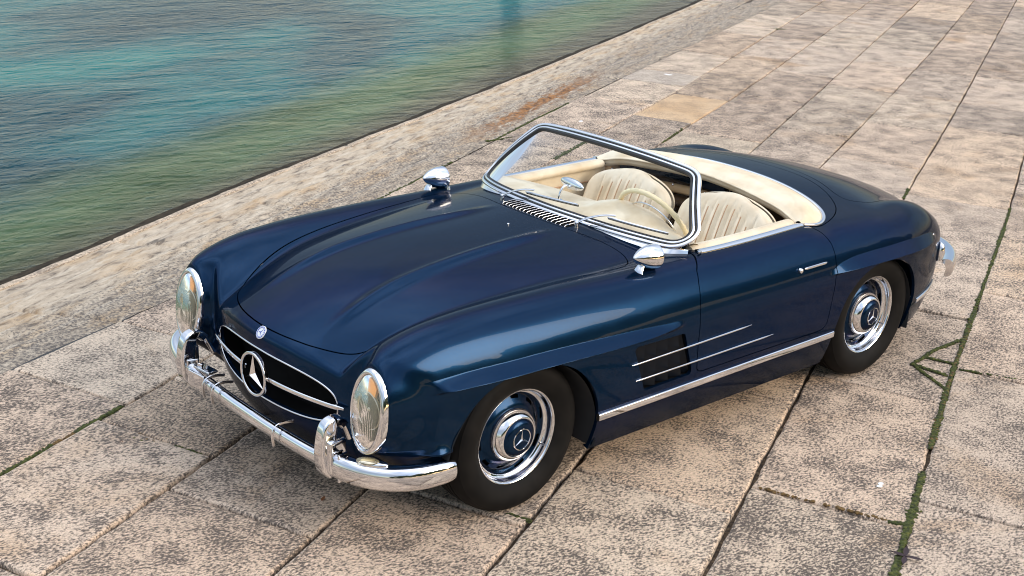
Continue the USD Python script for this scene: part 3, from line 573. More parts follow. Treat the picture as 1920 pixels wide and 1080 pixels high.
# ------------------------------------------------------------------ side trim and vents
for s in (-1, 1):
    zt = lambda x: .345 + .004 * (x - .33) / 1.65
    xs = np.linspace(.376, 1.985, 60); ys = side_y(xs, zt(xs)); p = np.stack([xs, s * (ys + .004), zt(xs)], 1)
    ed = np.minimum(np.linspace(0, 1, 60), np.linspace(1, 0, 60)); add('sill_strip', sweep(p, np.stack([rrect(.020, .034, .008)[:, 0], rrect(.020, .034, .008)[:, 1]], 1), scale=1.0), 'chrome', car, 40)
    xs = np.linspace(2.775, 3.13, 20); zz = .34 + .0 * xs; ys = side_y(xs, zz); add('rear_sill_strip', sweep(np.stack([xs, s * (ys + .003), zz], 1), rrect(.016, .026, .007)), 'chrome', car, 40)
    vt = group_part('side_vent', car)
    # recessed box behind the opening with upright gills
    pv = VENT; n = len(pv); yo = side_y(pv[:, 0], pv[:, 1])
    front = np.stack([pv[:, 0], s * (yo - .012), pv[:, 1]], 1); backp = front - [0, s * .07, 0]
    f = gridfaces(2, n, False, True); v = np.vstack([front, backp, [backp.mean(0)]]); 
    add('vent_box', (v, np.vstack([f[:, [0, 1, 2]], f[:, [0, 2, 3]], [(n + i, n + (i + 1) % n, 2 * n) for i in range(n)]])), 'black', vt)
    for k in range(5):
        xk = .605 + k * .068; zlo, zhi = .405, .607; zz = np.linspace(zlo, zhi, 10); x0 = xk + (zhi - zz) * .30 * (k / 4.0) + .0
        q = np.stack([x0, s * (side_y(x0, zz) - .030), zz], 1)
        add('gill', sweep(q, np.array([(-.022, .012), (0, -.004), (.024, -.020), (.024, -.023), (0, -.008), (-.022, .008)]) * [1, -1], up=(0, s, 0)), 'gunmetal', vt, 40)
    for x0, x1, za, zb in ((.545, 1.322, .541, .550), (.578, 1.492, .462, .465)):
        xs = np.linspace(x0, x1, 50); zz = np.linspace(za, zb, 50); ys = gaussian_filter1d(side_y(np.clip(xs, .97, None), zz), 2); e = np.minimum(1, .35 + .65 * np.minimum(sstep(0, .03, xs - x0), sstep(0, .08, x1 - xs)))
        ys = np.where(xs < .97, side_y(np.full(50, .53), zz) * (1 - (xs - x0) / (.97 - x0)) + side_y(np.full(50, .97), zz) * ((xs - x0) / (.97 - x0)), ys)
        add('trim_spear', sweep(np.stack([xs, s * (ys + .004), zz], 1), rrect(.011, .0085, .004), scale=e), 'chrome', vt, 40)
    # door handle and lock
    hx = np.linspace(1.695, 1.865, 20); hz = np.full(20, .740); hy = side_y(hx, hz)
    dh = group_part('door_handle', door[s]); add('grip', sweep(np.stack([hx, s * (hy + .010), hz], 1), rrect(.010, .013, .004), scale=np.r_[.6, .9, np.ones(16), .9, .6]), 'chrome', dh, 40)
    c = np.array([1.672, s * side_y(1.672, .735), .735]); add('lock_button', tr(lathe([(.0, -.016), (.009, -.015), (.0125, -.010), (.013, .0)], 20), np.diag([1, -s, 1]) @ np.diag([1, 1, 1]), c), 'chrome', dh, 50)
    # mirrors on the wings
    mr = group_part('wing_mirror', car); bz_ = float(top_z(.718, .722))
    bx_ = np.array([.718, s * .722, bz_])
    add('mirror_foot', sweep(spline([bx_ + [-.010, 0, -.006], bx_ + [.002, 0, .016], bx_ + [.024, 0, .040]], 14), rrect(1, 1, .45, 4), up=(0, 1, 0), scale=np.linspace(.020, .016, 14), scale2=np.linspace(.052, .026, 14)), 'chrome', mr, 50)
    prof = [(.0, -.100), (.006, -.098), (.014, -.090), (.030, -.065), (.043, -.035), (.0495, -.006), (.0515, .022), (.0525, .028), (.0515, .034), (.0485, .036), (.0, .034)]
    mhead = tr(tr(lathe(prof, 56, 'x'), np.diag([.97, 1.03, 1.06])), rot([0, 1, 0], .10) @ rot([0, 0, 1], s * .05), bx_ + [.056, 0, .054])
    add('mirror_head', mhead, 'chrome', mr, 40)
c = np.array([.80, .665, float(top_z(.80, .665))]); an = group_part('aerial', car)
add('aerial_base', cat(cyl(c - [0, 0, .005], c + [0, 0, .012], .011, 14, .008), cyl(c + [0, 0, .012], c + [0, 0, .034], .004, 10), sphere(.007, c + [0, 0, .040], 2)), 'chrome', an)
c = np.array([.563, -.048, float(top_z(.563, .048))]); add('washer_jet', cat(cyl(c - [0, 0, .004], c + [0, 0, .004], .006, 12), sphere(.006, c + [0, 0, .005], 2, (1, 1, .8))), 'chrome', car)
c = surf([(2.885, -.80, .665)])[0]; add('filler_lock', sphere(.006, c, 2, (1, .6, 1)), 'chrome', car)

# ------------------------------------------------------------------ cowl vent in front of the windscreen
cv = group_part('cowl_vent', car)
def on_top(x, y, up=0.0): z = top_z(x, np.abs(y)); return np.stack(np.broadcast_arrays(x, y, z + up), -1).astype(float)
for k in range(17):
    yk = -.212 + k * .0265; xs = np.linspace(.742, .834, 12) + .34 * yk ** 2
    q = on_top(xs, np.full(12, yk), 0.0); q[:, 2] += .0050; q[-1, 2] -= .006; q[0, 2] -= .006
    
    add('vent_slat', sweep(q, rrect(.0042, .0050, .0018, 2)), 'chrome', cv, 40)
yy = np.linspace(-.225, .225, 30); X0, X1 = .744 + .34 * yy ** 2, .832 + .34 * yy ** 2
gridx = np.linspace(0, 1, 6)[None, :] * (X1 - X0)[:, None] + X0[:, None]; pp = on_top(gridx, np.broadcast_to(yy[:, None], gridx.shape), .0012); f = gridfaces(30, 6)
add('vent_well', (pp.reshape(-1, 3), np.vstack([f[:, [0, 1, 2]], f[:, [0, 2, 3]]])), 'black', cv)

# ------------------------------------------------------------------ windscreen: a curved, raked pane in a chrome frame
def sy_(f, y): return f(np.abs(y))
_yb = np.array([0, .2, .36, .47, .56, .645, .703, .726]); _xb = np.array([.842, .856, .884, .916, .957, 1.013, 1.079, 1.112]); _zb = np.array([.934, .932, .926, .920, .912, .903, .897, .895])
_sb = np.r_[0, np.cumsum(np.hypot(np.hypot(np.diff(_yb), np.diff(_xb)), np.diff(_zb)))]
_yt = np.array([0, .15, .29, .38, .455, .508, .533]); _xt = np.array([1.272, 1.273, 1.275, 1.278, 1.282, 1.286, 1.289]); _zt = np.array([1.208, 1.206, 1.202, 1.197, 1.191, 1.185, 1.182])
_st = np.r_[0, np.cumsum(np.hypot(np.hypot(np.diff(_yt), np.diff(_xt)), np.diff(_zt)))]
from scipy.interpolate import CubicSpline
cb = CubicSpline(np.r_[-_sb[:0:-1], _sb], np.vstack([np.stack([_xb, -_yb, _zb], 1)[:0:-1], np.stack([_xb, _yb, _zb], 1)]))
ct = CubicSpline(np.r_[-_st[:0:-1], _st], np.vstack([np.stack([_xt, -_yt, _zt], 1)[:0:-1], np.stack([_xt, _yt, _zt], 1)]))
LB, LT, HW = _sb[-1], _st[-1], float(np.linalg.norm(ct(0) - cb(0)))
def ws(a, h):
    """windscreen surface: a = arc length from the middle (at the local height), h = height along the slope in metres"""
    a = np.asarray(a, float); h = np.asarray(h, float); u = (h / HW)[..., None]; L = LB + (LT - LB) * (h / HW); q = a / L
    bulge = (4 * u * (1 - u)) * np.array([-.018, 0, .012])
    return cb(np.clip(q, -1.02, 1.02) * LB) * (1 - u) + ct(np.clip(q, -1.02, 1.02) * LT) * u + bulge
def wnormal(a, h, e=.004):
    da = ws(a + e, h) - ws(a - e, h); dh = ws(a, h + e) - ws(a, h - e); n = np.cross(da, dh); n /= np.linalg.norm(n, axis=-1, keepdims=True); return np.where(n[..., :1] > 0, -n, n)
WPOLY = Polygon([(-LB, 0), (LB, 0), (LT, HW), (-LT, HW)]).buffer(-.095, join_style=1).buffer(.095, quad_segs=16)
def wloop(d, n=420):
    ring = (WPOLY.buffer(-d, quad_segs=12) if d > 0 else WPOLY).exterior; return np.array([ring.interpolate(k / n, normalized=True).coords[0] for k in range(n)])
wsn = group_part('windscreen', car)
def band(d, width, height, up0=0.0, name='frame', mat='chrome', rr=.4):
    l2 = wloop(d); P_ = ws(l2[:, 0], l2[:, 1]); N_ = wnormal(l2[:, 0], l2[:, 1]); P_ = np.stack([gaussian_filter1d(P_[:, i], 2, mode='wrap') for i in range(3)], 1)
    T_ = np.roll(P_, -1, 0) - np.roll(P_, 1, 0); T_ /= np.linalg.norm(T_, axis=1, keepdims=True); S_ = np.cross(T_, N_); pr = rrect(width, height, min(width, height) * rr, 4)
    v = (P_ + N_ * up0)[:, None] + S_[:, None] * pr[None, :, :1] + N_[:, None] * pr[None, :, 1:]
    f = gridfaces(len(P_), len(pr), True, True); f = np.vstack([f[:, [0, 1, 2]], f[:, [0, 2, 3]]])
    vv = v.reshape(-1, 3); m_ = trimesh.Trimesh(vv, f, process=False); f = f[:, ::-1] if m_.volume < 0 else f
    add(name, (vv, f), mat, wsn, 45)
band(.003, .018, .032, .0, 'outer_frame', 'chrome')
band(.0165, .007, .026, .0, 'black_gasket', 'rubber')
band(.0265, .012, .024, .001, 'inner_frame', 'chrome')
band(.0385, .011, .020, .0, 'glazing_rubber', 'rubber')
gp = np.array([p_ for p_ in [(a_, h_) for a_ in np.linspace(-LB, LB, 91) for h_ in np.linspace(0, HW, 37)]])
A_, H_ = np.meshgrid(np.linspace(-1, 1, 91), np.linspace(.034, HW - .034, 33), indexing='ij'); Lh = (LB + (LT - LB) * H_ / HW) - .036
# rounded corners: trim the pane's half length near top and bottom edges
cr = .07; edge_ = np.minimum(H_ - .034, HW - .034 - H_); Lh = Lh - np.where(edge_ < cr, cr - np.sqrt(np.maximum(cr ** 2 - (cr - edge_) ** 2, 0)), 0) * .9
G0 = ws(A_ * Lh, H_); f = gridfaces(91, 33); add('glass', (G0.reshape(-1, 3), np.vstack([f[:, [0, 1, 2]], f[:, [0, 2, 3]]])), 'windscreen_glass', wsn, True)
# chrome apron between frame and scuttle
aa = np.linspace(-LB * .92, LB * .92, 120); top = ws(aa, np.full(120, .006)); 
low = top + np.stack([-.030 + 0 * aa, 0 * aa, 0 * aa], 1); nn_ = np.stack([-(1 - .55 * np.abs(aa / LB) ** 3), .75 * np.sign(aa) * np.abs(aa / LB) ** 3, 0 * aa], 1); low = top + nn_ * (.020 + .012 * sstep(.25, .5, np.abs(top[:, 1])) - .020 * sstep(.58, .70, np.abs(top[:, 1])))[:, None]
low[:, 2] = top_z(low[:, 0], np.abs(low[:, 1])) - .004
mid1 = top * .6 + low * .4 + [0, 0, .004]; rows = [top + [.004, 0, -.01], top + nn_ * .004, mid1, low]; f = gridfaces(4, 120)
add('scuttle_moulding', (np.vstack(rows), np.vstack([f[:, [0, 1, 2]], f[:, [0, 2, 3]]])), 'chrome', wsn, 50)
# pillar feet down to the door
for s in (-1, 1):
    p0 = ws(np.array([s * LB * .985]), np.array([.012]))[0]; add('pillar_foot', sweep(spline([p0 + [-.02, 0, -.012], p0 + [.006, s * -.004, -.014], p0 + [.020, s * -.014, -.018]], 10), rrect(.020, .020, .008), scale=np.linspace(1, .55, 10)), 'chrome', wsn, 40)
# wipers
def wpt(a, h, up): return ws(np.array([a]), np.array([h]))[0] + wnormal(np.array([a]), np.array([h]))[0] * up
def wiper(pv, arm, b0, b1):
    w = group_part('wiper', car); base = on_top(np.array([pv[0]]), np.array([pv[1]]))[0]
    add('pivot', cat(cyl(base - [0, 0, .01], base + [0, 0, .022], .012, 16, .009), sphere(.0095, base + [0, 0, .022], 2)), 'chrome', w, 40)
    A1 = wpt(*arm, .022); mid = (base + [0, 0, .022] + A1) / 2 + [0, 0, .014]
    add('arm', sweep(spline([base + [0, 0, .022], mid, A1], 20), rrect(1, .005, .0024) * [1, 1] if False else np.stack([rrect(1, 1, .3)[:, 0], rrect(1, 1, .3)[:, 1] * .006], 1), scale=np.linspace(.026, .013, 20), scale2=np.ones(20)), 'chrome', w, 40)
    k = np.linspace(0, 1, 24); bl = np.array([wpt(b0[0] * (1 - q) + b1[0] * q, b0[1] * (1 - q) + b1[1] * q, .013) for q in k])
    add('blade', sweep(bl, rrect(.012, .008, .003), scale=np.r_[.6, np.ones(22), .6]), 'chrome', w, 40)
    bl2 = np.array([wpt(b0[0] * (1 - q) + b1[0] * q, b0[1] * (1 - q) + b1[1] * q, .006) for q in k]); add('rubber', sweep(bl2, rrect(.004, .010, .001)), 'rubber', w)
WIPERS = [((.800, .262), (.135, .075), (.19, .055), (-.145, .085)), ((.800, -.245), (-.36, .085), (-.325, .070), (-.62, .075))]
for w_ in WIPERS: wiper(*w_)

# ------------------------------------------------------------------ cockpit
# chrome cap rails along the door tops, cream capping inside
for s in (-1, 1):
    xs = np.linspace(1.125, 1.868, 40); yo = .700 - .006 * ((xs - 1.5) / .37) ** 2; zo = top_z(xs, yo) + .003
    rail = np.stack([xs, s * yo, zo], 1)
    add('door_top_rail', sweep(rail, np.array([(-.020, -.004), (-.016, .004), (0, .0085), (.016, .006), (.022, .000), (.022, -.008)]), scale=1.0) , 'chrome', door[s], 50)
    yi = yo - .050; cap = np.stack([xs, s * yi, zo - .012], 1); add('door_capping', sweep(cap, circ(.034, 14, .026), scale=np.r_[.7, np.ones(38), .7]), 'cream_leather', door[s], 60)
    zz = np.linspace(.34, .88, 14); yy = np.where(zz > .6, .665 - .02 * (zz - .6) / .3, .70 - .035 * np.clip((zz - .3) / .3, 0, 1)); X, Z = np.meshgrid(np.linspace(1.02, 1.93, 30), zz, indexing='ij'); Y = np.broadcast_to(yy, X.shape)
    f = gridfaces(30, 14); add('door_trim_panel', (np.stack([X, s * Y, Z], -1).reshape(-1, 3), np.vstack([f[:, [0, 1, 2]], f[:, [0, 2, 3]]])), 'cream_leather', door[s], 50)
    for zz_ in (.78, .60): add('piping', tube(np.stack([np.linspace(1.06, 1.88, 20), np.full(20, s * (np.interp(zz_, [.3, .6, .9], [.70, .665, .645]) - .004)), np.full(20, zz_)], 1), .004, 6), 'piping_tan', door[s])
    jamb = rbox(.09, .10, .50, .03, (1.945, s * .655, .62)); add('door_pillar_trim', jamb, 'tan_trim', car, 40)
# floor, tunnel, bulkheads
add('floor', cat(rbox(1.25, 1.36, .03, .01, (1.45, 0, .30)), rbox(1.0, .24, .22, .06, (1.4, 0, .40))), 'brown_carpet', car)
add('rear_bulkhead', cat(rbox(.03, 1.24, .50, .01, (2.14, 0, .56)), rbox(.34, 1.26, .03, .01, (2.00, 0, .56)), *[rbox(.30, .03, .46, .01, (2.0, s * .66, .54)) for s in (-1, 1)]), 'brown_carpet', car)
add('toe_board', rbox(.03, 1.20, .50, .01, (.97, 0, .52)), 'black', car)
for z_, x_, r_ in ((.79, 2.02, .026), (.72, 2.06, .035)):
    add('folded_top_bow', tube(spline([(x_ - .16, -.56, z_ - .03), (x_ - .06, -.47, z_), (x_ + .02, -.25, z_ + .01), (x_ + .04, 0, z_ + .015), (x_ + .02, .25, z_ + .01), (x_ - .06, .47, z_), (x_ - .16, .56, z_ - .03)], 60), r_, 12), 'tan_trim' if r_ < .03 else 'brown_carpet', car, 60)
for k in range(7):
    q = np.array([1.905 + .012 * (3 - abs(k - 3)) * 2.2, -.60 + k * .2, .845]); add('cover_stud', sphere(.006, q, 1), 'chrome', car)
# dashboard
dyy = np.linspace(-.66, .66, 60); fx_ = np.interp(np.abs(dyy), _yb, _xb) + .016
prof = np.array([(0, .0), (.06, .012), (.13, .012), (.18, .002), (.205, -.020), (.208, -.05), (.195, -.08), (.18, -.16), (.15, -.24)])
hump = np.array([0, .45, .95, 1, .75, .45, .2, 0, 0])
rows = np.array([[(x0 + p[0] * (1.18 - x0) / .208, y0, .944 - .045 * (y0 / .66) ** 2 + p[1] + .058 * hq * math.exp(-((y0 + .30) / .20) ** 4)) for p, hq in zip(prof, hump)] for x0, y0 in zip(fx_, dyy)]); f = gridfaces(60, len(prof))
add('dashboard', (rows.reshape(-1, 3), np.vstack([f[:, [0, 1, 2]], f[:, [0, 2, 3]]])), 'cream_leather', car, 50)
add('dashboard_trim', tube(np.stack([np.full(60, 1.188), dyy, .944 - .045 * (dyy / .66) ** 2 - .052], 1), .006, 8), 'chrome', car, 60)
for y0 in (-.28, -.45): add('gauge', tr(lathe([(.0, -.004), (.045, -.004), (.047, -.012), (.052, -.012), (.054, .002)], 32, 'x'), np.diag([-1, 1, 1]), (1.176, y0, .80)), 'gunmetal', car, 40)
# rear-view mirror on the dashboard
rv = group_part('rear_view_mirror', car)
B0 = np.array([.975, .055, .950]); B1 = np.array([1.045, .048, 1.015])
add('stalk', cat(tube(spline([B0, B0 + [.008, 0, .045], B0 + [.03, -.002, .07], B1 + [-.012, 0, -.004]], 16), .0065, 10, up=(0, 1, 0)), sphere(.011, B1 + [-.012, 0, -.003], 2), cyl(B0 - [0, 0, .006], B0 + [0, 0, .008], .022, 20, .016)), 'chrome', rv, 50)
add('housing', tr(sphere(1.0, (0, 0, 0), 3, (.017, .088, .026)), rot([0, 0, 1], -.12) @ rot([0, 1, 0], .2), B1 + [.004, 0, .010]), 'chrome', rv, 60)
# seats
def make_seat(y0, dx=0.0, dz=0.0):
    s_ = group_part('seat', car)
    n, m_ = 70, 64; yy = np.linspace(-1, 1, n); zz = np.linspace(0, 1, m_); Y, Z = np.meshgrid(yy, zz, indexing='ij')
    # outline: bulging shield, arched at the top
    half_w = .298 * (1 - .08 * (1 - zz) ** 2) * np.sqrt(np.clip(1 - np.clip((zz - .70) / .315, 0, 1) ** 2.6, .0, 1)) ; half_w = np.maximum(half_w, .012)
    zc = .48 + dz + .465 * zz; U = Y; w = half_w[None, :]
    y = np.sign(U) * np.abs(U) ** .92 * w; zt_ = zc[None, :] - .02 * (U ** 2) * Z
    edge = (1 - np.abs(U) ** 6) * (1 - Z ** 10)
    wing = .035 * np.abs(U) ** 3 * (1 - Z * .6)
    band_ = sstep(.74, .66, np.abs(y) / .262) * sstep(.02, .08, Z) * sstep(1.02, .90, Z + .22 * (y / .2) ** 2)
    pl = np.abs(np.sin(y / .052 * PI + PI / 2)) ** .6
    puff = .060 * edge ** .5 + band_ * (pl * .012 - .009) - .012 * np.exp(-((np.abs(y) - .185) / .007) ** 2) * sstep(.98, .8, Z)
    lean = 1.665 + dx + .155 * Z + .02 * Z ** 2
    fr = np.stack([lean - puff - wing, y0 + y, zt_], -1); bk = np.stack([lean + .045 * edge ** .5, y0 + y, zt_], -1)
    f = gridfaces(n, m_); f3 = np.vstack([f[:, [0, 1, 2]], f[:, [0, 2, 3]]])
    add('backrest', (fr.reshape(-1, 3), f3), 'cream_leather', s_, 55); add('backrest_shell', (bk.reshape(-1, 3), f3[:, ::-1]), 'cream_leather', s_, 55)
    for k in range(7):
        yk = (-3 + k) * .052 ; zk = np.linspace(.06, .93 - .22 * (yk / .2) ** 2, 22); iy = np.interp(yk / np.maximum(np.interp(zk, zz, half_w), .02), [-1, 1], [-1, 1])
        iu = np.sign(iy) * np.abs(iy) ** (1 / .92); pts = np.array([[np.interp(u_, yy, fr[:, int(round(q * (m_ - 1))), c_]) for c_ in range(3)] for u_, q in zip(iu, zk)]); pts = np.stack([gaussian_filter1d(pts[:, i], 1.5) for i in range(3)], 1)
        add('seam', tube(pts + [-.001, 0, 0], .0028, 5), 'piping_tan', s_)
    g = rbox(.50, .52, .15, .065, (0, 0, 0), 3); v = g[0].copy(); topm = v[:, 2] > .02; r2 = (v[:, 0] / .26) ** 2 + (v[:, 1] / .27) ** 2
    v[topm, 2] += .060 * np.maximum(1 - r2[topm], 0); v = v @ rot([0, 1, 0], .12).T + [1.395, y0, .590]
    add('cushion', (v, g[1]), 'cream_leather', s_, 55)
make_seat(-.325); make_seat(.312, -.03, -.025)
add('seat_base', cat(rbox(.5, .5, .16, .03, (1.42, -.335, .40)), rbox(.5, .5, .16, .03, (1.42, .335, .40))), 'brown_carpet', car)
# steering wheel
sw = group_part('steering_wheel', car); C = np.array([1.195, -.365, .900]); ax = np.array([.87, 0, .49]); e1 = np.array([0, 1.0, 0]); e2 = np.cross(ax, e1); e2 = e2 if e2[2] > 0 else -e2
q = np.linspace(0, 2 * PI, 80, endpoint=False); rimc = C + .207 * (np.outer(np.cos(q), e1) + np.outer(np.sin(q), e2))
def vtube(p, r, n=12, closed=True):
    T, S, U = frames(p, ax, closed); c_ = circ(1, n); rr_ = np.broadcast_to(r, len(p)); v = p[:, None] + S[:, None] * c_[None, :, :1] * rr_[:, None, None] + U[:, None] * c_[None, :, 1:] * rr_[:, None, None]
    f = gridfaces(len(p), n, closed, True); f = np.vstack([f[:, [0, 1, 2]], f[:, [0, 2, 3]]]); v = v.reshape(-1, 3); m_ = trimesh.Trimesh(v, f, process=False); return v, (f if m_.volume > 0 else f[:, ::-1])
add('rim', vtube(rimc, .0125 + .0012 * np.cos(q * 40)), 'ivory', sw, 60)
add('horn_ring', vtube(C - ax * .008 + .145 * (np.outer(np.cos(q), e1) + np.outer(np.sin(q), e2)), .0042, 8), 'chrome', sw, 60)
for an_ in (PI * .04, PI * .96): add('spoke', cyl(C - ax * .03, C + .20 * (math.cos(an_) * e1 + math.sin(an_) * e2 * -1), .008, 10, .006), 'ivory', sw, 40)
add('hub', cat(cyl(C - ax * .06, C - ax * .008, .040, 24, .030), sphere(.028, C - ax * .010, 2)), 'ivory', sw, 40)
add('column', cyl(C - ax * .05, C - ax * .42, .022, 16), 'black', sw, 40)
add('gear_lever', cat(cyl((1.26, 0, .48), (1.33, -.02, .66), .008, 10), sphere(.022, (1.333, -.021, .672), 2)), 'black', car, 40)

# ------------------------------------------------------------------ cream cover over the folded top: a padded U-shaped band
OUT = [(1.872, .705), (1.93, .722), (2.01, .712), (2.085, .660), (2.135, .580), (2.175, .46), (2.205, .30), (2.218, .15), (2.222, 0)]
INN = [(1.862, .672), (1.872, .655), (1.880, .63), (1.888, .58), (1.900, .50), (1.925, .36), (1.950, .22), (1.965, .10), (1.970, 0)]
def symm(p): p = np.array(p, float); return np.vstack([p * [1, -1], p[-2::-1]])
no = 150; o_ = spline(symm(OUT), no); i_ = spline(symm(INN), no)
tt = np.linspace(0, 1, 26); rows = []
zo = top_z(o_[:, 0], np.abs(o_[:, 1])) + .004
for k_, t_ in enumerate(tt):
    xy = o_ * (1 - t_) + i_ * t_; fat = np.linalg.norm(o_ - i_, axis=1) / .25
    z = zo + (.922 + .028 * (1 - (o_[:, 1] / .74) ** 2) - zo) * sstep(0, .55, np.full(no, t_)) * np.clip(fat, 0, 1) + .026 * np.sin(np.clip(t_ / .92, 0, 1) * PI) ** .7 * np.clip(fat * 1.1, .25, 1)
    rows.append(np.stack([xy[:, 0], xy[:, 1], z], 1))
last = rows[-1].copy(); rows.append(last + [.006, 0, -.022]); rows.append(last + [.018, 0, -.044]); rows.append(last + [.05, 0, -.046])
V_ = np.stack(rows, 1); wr = meshkit.fbm(V_.reshape(-1, 3) * [9, 9, 9], 3, 4).reshape(V_.shape[:2]) - .5; V_[..., 2] += wr * .006
f = gridfaces(no, len(rows)); add('folded_top_cover', (V_.reshape(-1, 3), np.vstack([f[:, [0, 1, 2]], f[:, [0, 2, 3]]])), 'cream_cover', car, 60)
add('cover_welt', tube(V_[:, -4] + [-.002, 0, -.004], .0045, 8), 'cream_leather', car, 60)
ch = np.stack([o_[:, 0], o_[:, 1], zo - .001], 1); dd = o_ - np.array([1.7, 0]); dd /= np.linalg.norm(dd, axis=1, keepdims=True); ch[:, :2] += dd * .008
ch[:, 2] = top_z(ch[:, 0], np.abs(ch[:, 1])) + .005; add('cover_moulding', sweep(ch, rrect(.018, .016, .006)), 'chrome', car, 50)

# ------------------------------------------------------------------ the quay: paving in strips, s along the quay and t across it
TH = .447816
ES, ET = np.array([math.cos(TH), math.sin(TH)]), np.array([-math.sin(TH), math.cos(TH)])
def W2(s, t): s, t = np.broadcast_arrays(np.asarray(s, float), np.asarray(t, float)); return s[..., None] * ES + t[..., None] * ET
LN = {'F': [(-3, 2.08), (0, 2.0), (1, 1.91), (3.4, 1.82), (6, 1.80), (8, 1.75), (15, 1.50), (26, 1.4)],
      'E': [(-3, 1.36), (-.3, 1.28), (5.4, 1.145), (7, 1.10), (8, 1.05), (12.7, 1.03), (26, .9)],
      'D': [(-3, .66), (-.5, .63), (6.5, .56), (8, .49), (11, .45), (26, .3)],
      'G': [(-3, -.09), (0, -.09), (8, -.19), (26, -.3)],
      'C': [(-3, -.80), (0, -.80), (5, -.75), (9, -.88), (12.6, -.95), (26, -1.05)],
      'B': [(-3, -1.56), (1.5, -1.53), (5.5, -1.52), (9, -1.56), (26, -1.6)],
      'A': [(-3, -2.22), (2, -2.21), (5, -2.28), (26, -2.3)],
      'H': [(-3, -2.92), (26, -3.0)], 'I': [(-3, -3.6), (26, -3.7)], 'J': [(-3, -4.32), (26, -4.4)], 'K': [(-3, -5.0), (26, -5.1)], 'L': [(-3, -5.72), (26, -5.8)], 'M': [(-3, -6.4), (26, -6.5)]}
def line(k, s): q = np.array(LN[k]); return np.interp(s, q[:, 0], q[:, 1])
rng = np.random.default_rng(7)
STRIPS = [('F', 'E', [-1.35, -.21, .56, 1.75, 2.9, 4.05, 5.35, 6.1, 7.35, 8.43, 9.05, 10.4]), ('E', 'D', [-1.55, -.46, .07, 1.3, 2.5, 3.7, 5.2, 5.7, 6.88, 8.02, 9.3, 10.6]),
          ('D', 'G', [-2.2, -.84, .4, 1.6, 2.8, 4.1, 5.3, 6.05, 6.55, 8.4, 9.9, 11.8]), ('G', 'C', [-1.7, -.385, .85, 2.1, 3.2, 4.6, 5.9, 7.2, 8.6, 9.5, 11.0]),
          ('C', 'B', [-.95, .12, 1.34, 2.2, 3.4, 4.3, 5.0, 6.4, 7.9, 9.4, 10.9, 12.7]), ('B', 'A', [-1.0, .34, 1.71, 3.0, 4.2, 5.55, 6.9, 8.2, 9.35, 11.0, 13.0]),
          ('A', 'H', [-.6, .56, 2.15, 3.5, 4.77, 6.2, 7.6, 9.45, 11.0]), ('H', 'I', [-1, .7, 2.6, 4.2, 6.0, 8.0]), ('I', 'J', [-1.6, .3, 1.9, 3.6]), ('J', 'K', [-1.0, .6, 2.4, 3.9]), ('K', 'L', [-1.8, -.2, 1.5]), ('L', 'M', [-1.2, .5, 2.1])]
